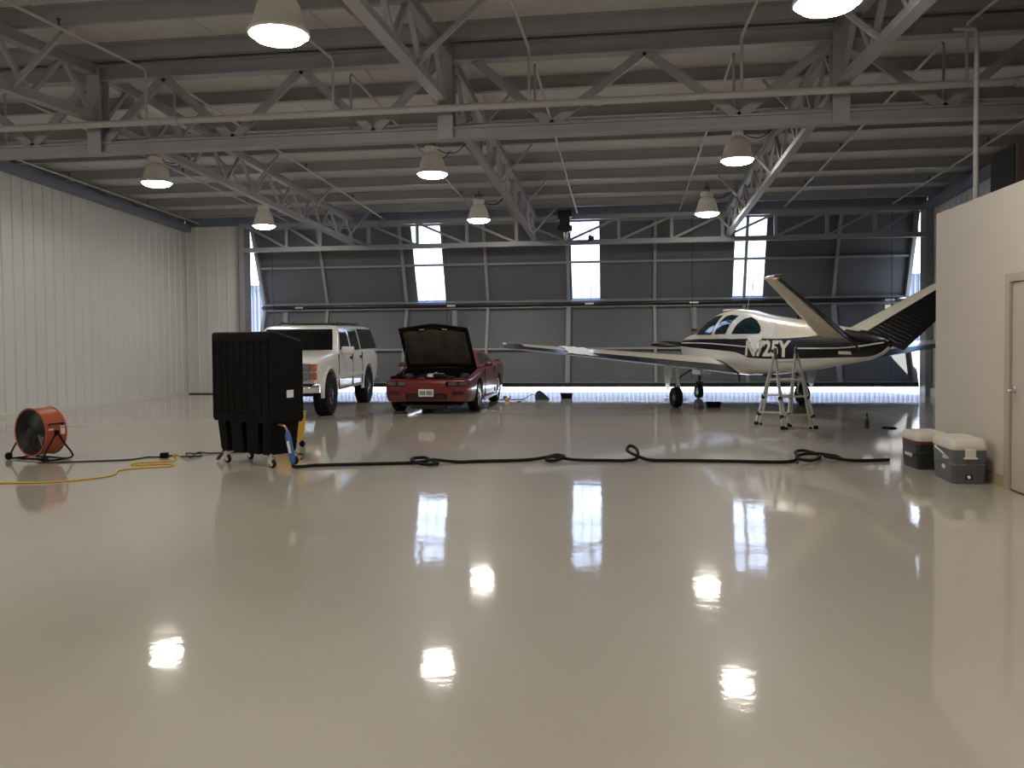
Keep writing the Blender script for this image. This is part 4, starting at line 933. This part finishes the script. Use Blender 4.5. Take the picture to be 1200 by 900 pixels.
# water filter on its elbow
wf = thing('water_filter', 'blue inline water filter hanging off the side of the black cooler', 'filter', (-3.985, 9.215, 0))
b = MB(); b.tube(spline([(-.06,.0,.52),(.02,-.01,.50),(.06,-.02,.44)],6), .014, 10); b.build('elbow', 'brass', wf, 50)
b = MB(); b.tube([(.06,-.02,.45),(.065,-.025,.40),(.125,-.04,.11),(.13,-.045,.06)], [.018,.035,.035,.018], 14); b.build('cartridge', 'blue_filter', wf, 40)
b = MB(); b.bar((.080,-.068,.33),(.112,-.074,.19), .03, .004, up=(0,1,0)); b.build('paper_label', 'white_label', wf)

# hoses and cords
def at(x, y, z=0): return Vector((x, y, z))
hp = [(-3.855,9.17,.055),(-3.83,9.16,.03),(-3.74,9.25,.021),(-3.64,9.33,.021),(-3.15,9.46,.021),(-2.6,9.60,.021),(-2.36,9.74,.03),(-2.44,9.86,.05),(-2.56,9.72,.055),(-2.46,9.5,.045),(-2.3,9.44,.03),(-2.2,9.55,.03),(-2.3,9.66,.055),(-2.0,9.72,.022),(-1.76,9.8,.021),(-1.2,9.95,.021),(-.95,10.10,.035),(-.82,10.18,.055),(-.72,10.04,.05),(-.82,9.88,.03),(-.93,9.92,.03),(-.86,10.03,.055),(-.6,10.0,.024),(-.2,9.99,.021),(.05,10.0,.022),(.17,10.15,.035),(.17,10.4,.10),(.09,10.55,.13),(.05,10.4,.09),(.16,10.16,.06),(.32,10.06,.022),(.6,10.05,.021),(1.01,10.06,.021),(1.6,10.02,.021),(1.95,10.05,.022),(2.10,10.3,.035),(2.16,10.7,.05),(2.30,10.87,.045),(2.42,10.6,.03),(2.32,10.2,.045),(2.18,9.97,.05),(2.04,10.04,.065),(2.15,10.3,.075),(2.4,10.55,.05),(2.6,10.5,.03),(2.6,10.35,.022),(2.4,10.22,.07),(2.7,10.2,.024),(3.16,10.3,.021)]
b = MB(); b.tube(spline(hp, 7), .020, 10); tag(b.build('water_hose', 'rubber', None, 60), 'thick black knotted hose crossing the floor from the black cooler to the ice chests', 'hose')
yp = [(-6.90,7.89),(-6.64,7.94),(-6.11,8.04),(-5.78,8.33),(-5.72,8.57),(-5.85,8.82),(-5.74,9.02),(-5.40,9.19),(-5.52,9.37),(-5.89,9.25),(-6.01,9.41),(-5.64,9.60),(-5.71,9.85),(-5.93,10.12),(-5.82,10.08),(-5.72,9.98)]
b = MB(); b.tube(spline([(x,y,.010) for x,y in yp], 8), .009, 8); tag(b.build('extension_cord', 'yellow_cord', None, 60), 'yellow extension cord winding over the floor near the orange fan', 'cord')
kp = [(-7.23,9.30),(-6.73,9.48),(-6.26,9.66),(-6.15,9.89),(-5.97,9.94),(-5.88,10.14)]
b = MB(); b.tube(spline([(x,y,.009) for x,y in kp], 6), .009, 8); tag(b.build('power_cord', 'black_cord', None, 60), 'thin black power cord leading from the orange fan to the yellow cord', 'cord')
k2 = [(-5.71,9.96),(-5.54,9.86),(-5.48,10.02),(-5.52,10.13),(-5.68,10.24),(-5.73,10.12),(-5.54,9.90),(-5.61,10.20),(-5.50,10.29),(-5.32,10.35)]
k2 += [(-5.05,10.45),(-4.6,10.45),(-4.2,10.3),(-4.05,9.9)]
b = MB(); b.tube(spline([(x,y,.012+.02*(i % 2)*(i < 8)) for i,(x,y) in enumerate(k2)], 7), .010, 8); tag(b.build('power_cord', 'black_cord', None, 60), 'black coiled power cord joining the yellow cord to the black cooler', 'cord')
b = MB(); b.rbox((-5.94,9.84,.0),(-5.85,9.92,.075), .012, 2); tag(b.build('plug_adapter', 'black_plastic', None, 40), 'small black plug adapter lying on the cords left of the black cooler', 'plug')

# ================================================================== DRUM FAN
fn = thing('drum_fan', 'orange drum fan on a black wheeled tube stand near the left wall', 'fan', (-7.47, 9.66, 0), math.atan2(-.95, -.31)); fn.scale = (.84,.9,.9)
# local +x is the blowing side, axis height .42
fz = .405; fr = .335; FX = Matrix.Translation((0,0,fz)) @ Matrix.Rotation(PI/2,4,'Y')
b = MB(); b.lathe([(fr-.008,-.17),(fr+.010,-.175),(fr+.012,-.165),(fr,-.155),(fr,.155),(fr+.012,.165),(fr+.010,.175),(fr-.008,.17),(fr-.008,-.17)], 56, X=FX); dm_ = b.build('drum', 'orange', fn, 40)
b = MB(); b.lathe([(fr-.010,-.165),(fr-.010,.165)], 56, X=FX); b.build('drum_shade', 'shade_brown', fn, 60)  # added dark sleeve, imitates the shade behind the guard inside the drum
for s_ in (1,-1):
    b = MB()
    for k in range(1, 19):
        r_ = fr*k/19.5+.008; b.tube([(s_*.168+s_*.02*(1-k/19), r_*math.cos(a), fz+r_*math.sin(a)) for a in [i*2*PI/40 for i in range(40)]], .0042, 4, closed=True)
    for i in range(8):
        a = i*PI/4+.2; b.tube([(s_*.188,.05*math.cos(a),fz+.05*math.sin(a)),(s_*.168,(fr-.004)*math.cos(a),fz+(fr-.004)*math.sin(a))], .003, 5)
    b.lathe([(.001,.004),(.055,.003),(.06,0),(.055,-.003),(.001,-.004)], 20, X=T((s_*.19,0,fz), ry=PI/2)); b.build('guard_grille', 'grille_black', fn)
for i in range(4):
    a0 = i*PI/2+.5; b = MB(); rows = []
    for k in range(7):
        r_ = lerp(.05,.30,k/6); row = []
        for j in range(6):
            t = j/5-.5; aa = a0+t*1.0*(.8+.2*k/6)+.35*k/6; row.append((t*.10, r_*math.cos(aa), fz+r_*math.sin(aa)))
        rows.append(row)
    b.grid(rows); o = b.build('fan_blade', 'fan_blade', fn, 60); solid(o, .004)
b = MB(); b.lathe([(.001,-.14),(.075,-.13),(.08,-.02),(.05,0),(.045,.05),(.03,.07),(.001,.075)], 24, X=FX); b.build('motor', 'black_plastic', fn, 40)
b = MB()
for a in (.3,.3+PI/2*1.33,.3+PI*1.33): b.bar((-.08,.05*math.cos(a),fz+.05*math.sin(a)),(-.08,(fr-.01)*math.cos(a),fz+(fr-.01)*math.sin(a)), .02,.03)
b.build('motor_bracket', 'black_plastic', fn)
for s_ in (1,-1):
    y = s_*(fr+.03)
    b = MB(); b.tube(spline([(-.02,y,fz-.02),(-.10,y,.25),(-.22,y,.10),(-.24,y,.045),(-.18,y,.02),(.0,y,.018),(.18,y,.02),(.24,y,.05),(.18,y,.17),(.03,y,fz-.02)], 6), .013, 10); b.build('stand_side', 'black_plastic', fn, 50)
    b = MB(); b.lathe([(.035,0),(.035,.03),(.02,.045),(.001,.045)], 14, X=T((0,s_*fr,fz), rx=-s_*PI/2)); b.build('pivot_knob', 'black_plastic', fn, 40)
for x in (-.12,.14):
    b = MB(); b.tube([(x,-fr-.03,.02),(x,fr+.03,.02)], .013, 10); b.build('cross_tube', 'black_plastic', fn)
for s_ in (1,-1):
    b = MB(); b.lathe([(.001,-.018),(.045,-.018),(.055,-.01),(.055,.01),(.045,.018),(.001,.018)], 20, X=T((.24*1,s_*(fr+.06),.056), rx=PI/2)); b.build('stand_wheel', 'rubber', fn, 40)
def drumpatch(a0, a1, x0, x1, nm, mk, off=.003):
    b = MB(); b.grid([[(lerp(x0,x1,j/3), (fr+off)*math.cos(lerp(a0,a1,i/8)), fz+(fr+off)*math.sin(lerp(a0,a1,i/8))) for j in range(4)] for i in range(9)]); return b.build(nm, mk, dm_, 60)
# side seen from the viewer is local +y
p_ = drumpatch(-.10,.26,-.145,-.075,'warning_label','white_label'); drumpatch(.16,.20,-.14,-.08,'label_stripe','red_label',.005)
drumpatch(.10,.17,.04,.12,'brand_label','white_label')
b = MB(); b.tube(spline([(.10,fr*math.cos(.33),fz+fr*math.sin(.33)),(.10,(fr+.05)*math.cos(.33),fz+(fr+.05)*math.sin(.33)),(-.10,(fr+.05)*math.cos(.33),fz+(fr+.05)*math.sin(.33)),(-.10,fr*math.cos(.33),fz+fr*math.sin(.33))],5), .012, 8); b.build('carry_handle', 'black_plastic', dm_, 50)
for a, x in ((1.2,.15),(.95,-.15)):
    b = MB(); b.lathe([(.012,0),(.012,.006),(.001,.009)], 10, X=T((x,fr*math.cos(a),fz+fr*math.sin(a)), rx=-(PI/2-a))); b.build('bolt', 'chrome', dm_, 40)

# yellow cart behind the cooler
yc = thing('yellow_dolly', 'yellow plastic bin on a castor, mostly hidden behind the black cooler', 'cart', (-4.73, 11.0, 0), R(-15))
b = MB(); b.rings([[(x*s_,y*s_,z) for x,y in roundrect(-.25,.25,.18,.05)] for s_, z in ((.85,.10),(.95,.30),(1,.50),(1.03,.51),(.97,.50),(.85,.14))], cap=True); b.build('bin', 'yellow_plastic', yc, 40)
for x,y in ((.20,-.12),(-.2,-.12),(.2,.12),(-.2,.12)):
    b = MB(); b.lathe([(.001,-.015),(.04,-.015),(.045,0),(.04,.015),(.001,.015)], 16, X=T((x,y,.046), rx=PI/2)); b.bar((x,y,.05),(x,y,.12),.02); b.build('caster', 'rubber', yc, 40)

# ================================================================== ICE CHESTS
def chest(nm, lab, loc, rz, hx_, hy_, h, mb_, mlid, band=None):
    r_ = thing(nm, lab, 'ice chest', loc, rz, 'ice chests beside the office wall')
    b = MB(); b.rings([[(x,y,z) for x,y in roundrect(-hx_*k, hx_*k, hy_*k, .045)] for k, z in ((.90,0),(.93,.02),(.985,h*.42),(.992,h*.43),(.97,h*.45),(1,h*.74),(1,h*.76))]); bo = b.build('body', mb_, r_, 35)
    b = MB(); z0 = h*.76
    b.rings([[(x,y,z) for x,y in roundrect(-hx_*k, hx_*k, hy_*(k if k > 1 else k), .05)] for k, z in ((1.01,z0),(1.03,z0+.01),(1.03,z0+.05),(1.0,h-.03),(.95,h-.006),(.88,h),(.86,h-.008),(.3,h-.008))]); b.build('lid', mlid, r_, 40)
    if band:
        b = MB(); b.rings([[(x,y,z) for x,y in roundrect(-hx_*1.006, hx_*1.006, hy_*1.01, .045)] for z in (z0-.035, z0-.002)]); b.build('band', band, r_, 40)
    return r_
c1 = chest('ice_chest', 'grey ice chest with a white lid, latch and drain plug, standing nearest the office door', (3.475, 9.07, 0), R(-2), .17, .29, .455, 'chest_grey', 'lid_white')
b = MB(); b.rbox((-.045,-.305,.255),(.06,-.288,.36), .008, 1); b.rbox((-.06,-.312,.255),(.075,-.29,.275), .006, 1); b.build('latch_handle', 'lid_white', c1)
b = MB(); b.lathe([(.018,0),(.018,.012),(.012,.018),(.001,.018)], 14, X=T((.0,-.27,.07), rx=PI/2)); b.build('drain_plug', 'white_label', c1, 40)
b = MB(); b.rbox((-.03,-.278,.045),(.035,-.268,.10), .004, 1); b.build('plug_recess', 'black_plastic', c1)
b = MB(); b.rbox((-.178,-.14,.235),(-.165,-.04,.262), .005, 1); b.tube([(-.17,-.19,.25),(-.205,-.19,.29),(-.205,.10,.34),(-.17,.10,.36)], .008, 8); b.build('side_handle', 'lid_white', c1)
b = MB(); b.lathe([(.001,.004),(.05,.003),(.052,0)], 20, X=T((-.169,-.06,.15), ry=-PI/2) @ Matrix.Scale(.45,4,(1,0,0))); b.build('badge', 'letter', c1, 60)
c2 = chest('ice_chest', 'black ice chest with dark red band and white lid, behind the grey one', (3.42, 9.91, 0), R(4), .17, .22, .42, 'chest_black', 'lid_white', 'chest_red')
b = MB(); pts = [(-.174, lerp(.10,-.10,i/24), .15+.022*math.sin(i*1.9)+.012*math.sin(i*3.1)) for i in range(25)]; b.tube(pts, .004, 5); b.build('script_mark', 'letter', c2)

# ================================================================== STEP LADDER
ld = thing('folding_ladder', 'aluminium A-frame folding ladder standing open below the aircraft tail', 'ladder', (2.68, 13.98, 0))
o_ = Vector((2.68, 13.98, 0)); H1 = Vector((2.50,14.02,1.25))-o_; H2 = Vector((2.83,14.02,1.27))-o_
PL, PR = Vector((2.26,14.42,.03))-o_, Vector((2.72,14.10+.05,.03))-o_
QL, QR = Vector((2.555,13.66,.03))-o_, Vector((3.10,13.80,.03))-o_
for (h_, ft, dxy) in ((H1,PL,(.06,-.02)), (H2,PR,(.045,0)), (H1,QL,(.05,.02)), (H2,QR,(-.07,-.01))):
    b = MB(); b.bar(h_, h_.lerp(ft, .97), .05, .028, up=(1,.2,0)); rl = b.build('rail', 'alu', ld)
    b = MB(); q = h_.lerp(ft,.30); b.bar(q+Vector((dxy[0]*.2,dxy[1],0)), ft+Vector((dxy[0]*1.2,dxy[1],.02)), .035, .025, up=(1,.2,0)); b.build('outer_rail', 'alu', rl)
    b = MB(); b.rbox((ft.x-.035,ft.y-.03,0-.0),(ft.x+.035,ft.y+.03,.055), .012, 2); b.rbox((ft.x+dxy[0]*1.2-.022,ft.y+dxy[1]-.02,0),(ft.x+dxy[0]*1.2+.022,ft.y+dxy[1]+.02,.035), .008, 1); b.build('foot', 'rubber', rl)
    for t in (.62,.86): b = MB(); p = h_.lerp(ft,t); b.rbox((p.x-.028,p.y-.028,p.z-.035),(p.x+.028,p.y+.028,p.z+.035), .01, 1); b.build('lock_knob', 'rubber', rl)
for t in (.14,.38,.60,.84):
    b = MB(); b.bar(H1.lerp(QL,t), H2.lerp(QR,t), .055, .03); b.build('rung', 'alu', ld)
    b = MB(); b.bar(H1.lerp(PL,t), H2.lerp(PR,t), .055, .03); b.build('rung', 'alu', ld)
for h_ in (H1,H2):
    b = MB(); b.lathe([(.001,-.02),(.055,-.02),(.06,-.01),(.06,.01),(.055,.02),(.001,.02)], 20, X=T(h_+Vector((0,0,.01)), ry=PI/2)); b.bar(h_+Vector((0,.05,-.12)), h_+Vector((0,.0,.05)), .03,.06); b.bar(h_+Vector((0,-.05,-.12)), h_+Vector((0,.0,.05)), .03,.06); b.build('hinge', 'darkmetal', ld, 40)

# ================================================================== small things on the floor
bt = thing('spray_bottle', 'small dark bottle standing on the open floor right of the ladder', 'bottle', (3.93, 13.94, 0))
b = MB(); b.lathe([(.001,0),(.035,.0),(.038,.02),(.038,.13),(.03,.16),(.014,.18),(.013,.20)], 20, cap=True); b.build('body', 'bottle_dark', bt, 40)
b = MB(); b.lathe([(.017,.195),(.017,.235),(.01,.25),(.001,.25)], 14, cap=True); b.build('cap', 'black_matte', bt, 40)
b = MB(); b.lathe([(.001,.022),(.10,.020),(.115,.010),(.115,0)], 28, X=T((4.28,13.96,0)), cap=True); tag(b.build('drain_cover', 'black_matte', None, 40), 'flat black round disc on the floor right of the small bottle', 'disc')
def tray(loc, lab, w_=.30, d_=.22, h=.13, g='black tubs near the door'):
    r_ = thing('parts_tray', lab, 'tub', loc, 0, g)
    b = MB(); b.rings([[(x,y,z) for x,y in roundrect(-w_/2*k, w_/2*k, d_/2*k, .04)] for k, z in ((.86,0),(1,h-.01),(1.06,h-.01),(1.06,h),(.97,h),(.84,.012))]); b.build('tub', 'black_plastic', r_, 40); return r_
tray((-1.39, 20.37, 0), 'small black open tub on the floor below the middle skylight of the door')
tray((1.93, 18.05, 0), 'shallow black tray on the floor beside the nose wheel', .32, .25, .10)
vc = thing('hand_vacuum', 'small dark blue power tool with a cord standing by the door threshold', 'tool', (-2.02, 20.0, 0))
b = MB(); b.prism(smoothpoly([(-.10,0),(.20,0),(.20,.05),(.02,.20),(-.08,.20)],3), .14, 0, T((0,.07,0), rx=PI/2)); b.build('body', 'navy', vc, 30)
b = MB(); b.tube(spline([(-.06,0,.18),(-.02,0,.22),(.06,0,.18)],4), .012, 8); b.build('handle', 'black_plastic', vc, 40)
b = MB(); b.tube(spline([(-.10,0,.11),(-.22,0,.12),(-.33,0,.05),(-.42,0,.01),(-.7,-.05,.01),(-1.0,-.1,.01)],6), .009, 6); b.build('cord', 'black_cord', vc)
tl = thing('work_lamp', 'small yellow and black clamp lying on the floor just right of the red car', 'tool', (-2.78, 19.6, 0))
b = MB(); b.rbox((-.06,-.05,0),(.05,.05,.07), .02, 2); b.build('body', 'yellow_plastic', tl, 40); b = MB(); b.rbox((-.09,-.03,.04),(0,.03,.11), .015, 2); b.tube([(.03,0,.03),(.09,0,.10)], .014, 8); b.build('jaw', 'darkmetal', tl, 40)
b = MB(); b.rbox((-2.50,19.2,0),(-2.38,19.26,.025), .01, 1); tag(b.build('socket_wrench', 'darkmetal'), 'tiny dark object lying on the floor in front of the yellow clamp', 'tool')
# tow bar lying by the nose wheel
b = MB(); b.tube([(1.35,20.2,.02),(1.05,18.9,.16),(1.0,18.8,.17)], .010, 8); b.tube([(1.55,20.1,.02),(.98,19.9,.02)], .010, 8); b.tube([(1.25,19.9,.02),(.98,19.95,.02)],.01,8); tag(b.build('tow_bar', 'darkmetal', None, 40), 'thin metal tow bar lying between the left main wheel and nose wheel', 'tow bar')

# ================================================================== light
w = bpy.data.worlds.new('World'); bpy.context.scene.world = w; w.use_nodes = True; nt = w.node_tree
bg = nt.nodes['Background']; tc = nt.nodes.new('ShaderNodeTexCoord'); sp = nt.nodes.new('ShaderNodeSeparateXYZ'); cr_ = nt.nodes.new('ShaderNodeValToRGB')
cr_.color_ramp.elements[0].position = .0; cr_.color_ramp.elements[0].color = (.85,.92,1,1); cr_.color_ramp.elements[1].position = .55; cr_.color_ramp.elements[1].color = (.28,.48,.95,1)
nt.links.new(tc.outputs['Generated'], sp.inputs[0]); nt.links.new(sp.outputs['Z'], cr_.inputs['Fac']); nt.links.new(cr_.outputs['Color'], bg.inputs['Color']); bg.inputs['Strength'].default_value = 4.2
sun = bpy.data.lights.new('sun', 'SUN'); sun.energy = 26.; sun.angle = R(.6); sun.color = (1,.96,.9); so = bpy.data.objects.new('sun', sun); C.objects.link(so)
# travelling direction of the light
sd = Vector((-1, .45, -2)).normalized(); so.rotation_euler = sd.to_track_quat('-Z','Y').to_euler(); so.location = (30, 40, 30)

# ================================================================== camera
cam = bpy.data.cameras.new('camera'); co = bpy.data.objects.new('camera', cam); C.objects.link(co)
F_, PP, SH, ROLL, VPX = 960., 28., 26., .0085, 730.
th = math.atan((VPX-600)/math.hypot(F_, PP)); p = math.atan(PP/F_)
fwd = Vector((-math.sin(th)*math.cos(p), math.cos(th)*math.cos(p), -math.sin(p))); r0 = Vector((math.cos(th), math.sin(th), 0)); u0 = r0.cross(fwd)
rr = r0*math.cos(ROLL)-u0*math.sin(ROLL); uu = u0*math.cos(ROLL)+r0*math.sin(ROLL)
co.matrix_world = Matrix(((rr.x,uu.x,-fwd.x,0),(rr.y,uu.y,-fwd.y,0),(rr.z,uu.z,-fwd.z,1.52),(0,0,0,1)))
cam.sensor_fit = 'HORIZONTAL'; cam.sensor_width = 36; cam.lens = 36*F_/1200; cam.shift_y = -SH/1200; cam.clip_end = 500; cam.clip_start = .05
sc = bpy.context.scene; sc.camera = co
sc.view_settings.view_transform = 'Standard'; sc.view_settings.look = 'None'; sc.view_settings.gamma = 1; sc.view_settings.use_curve_mapping = False; sc.view_settings.exposure = 0.0
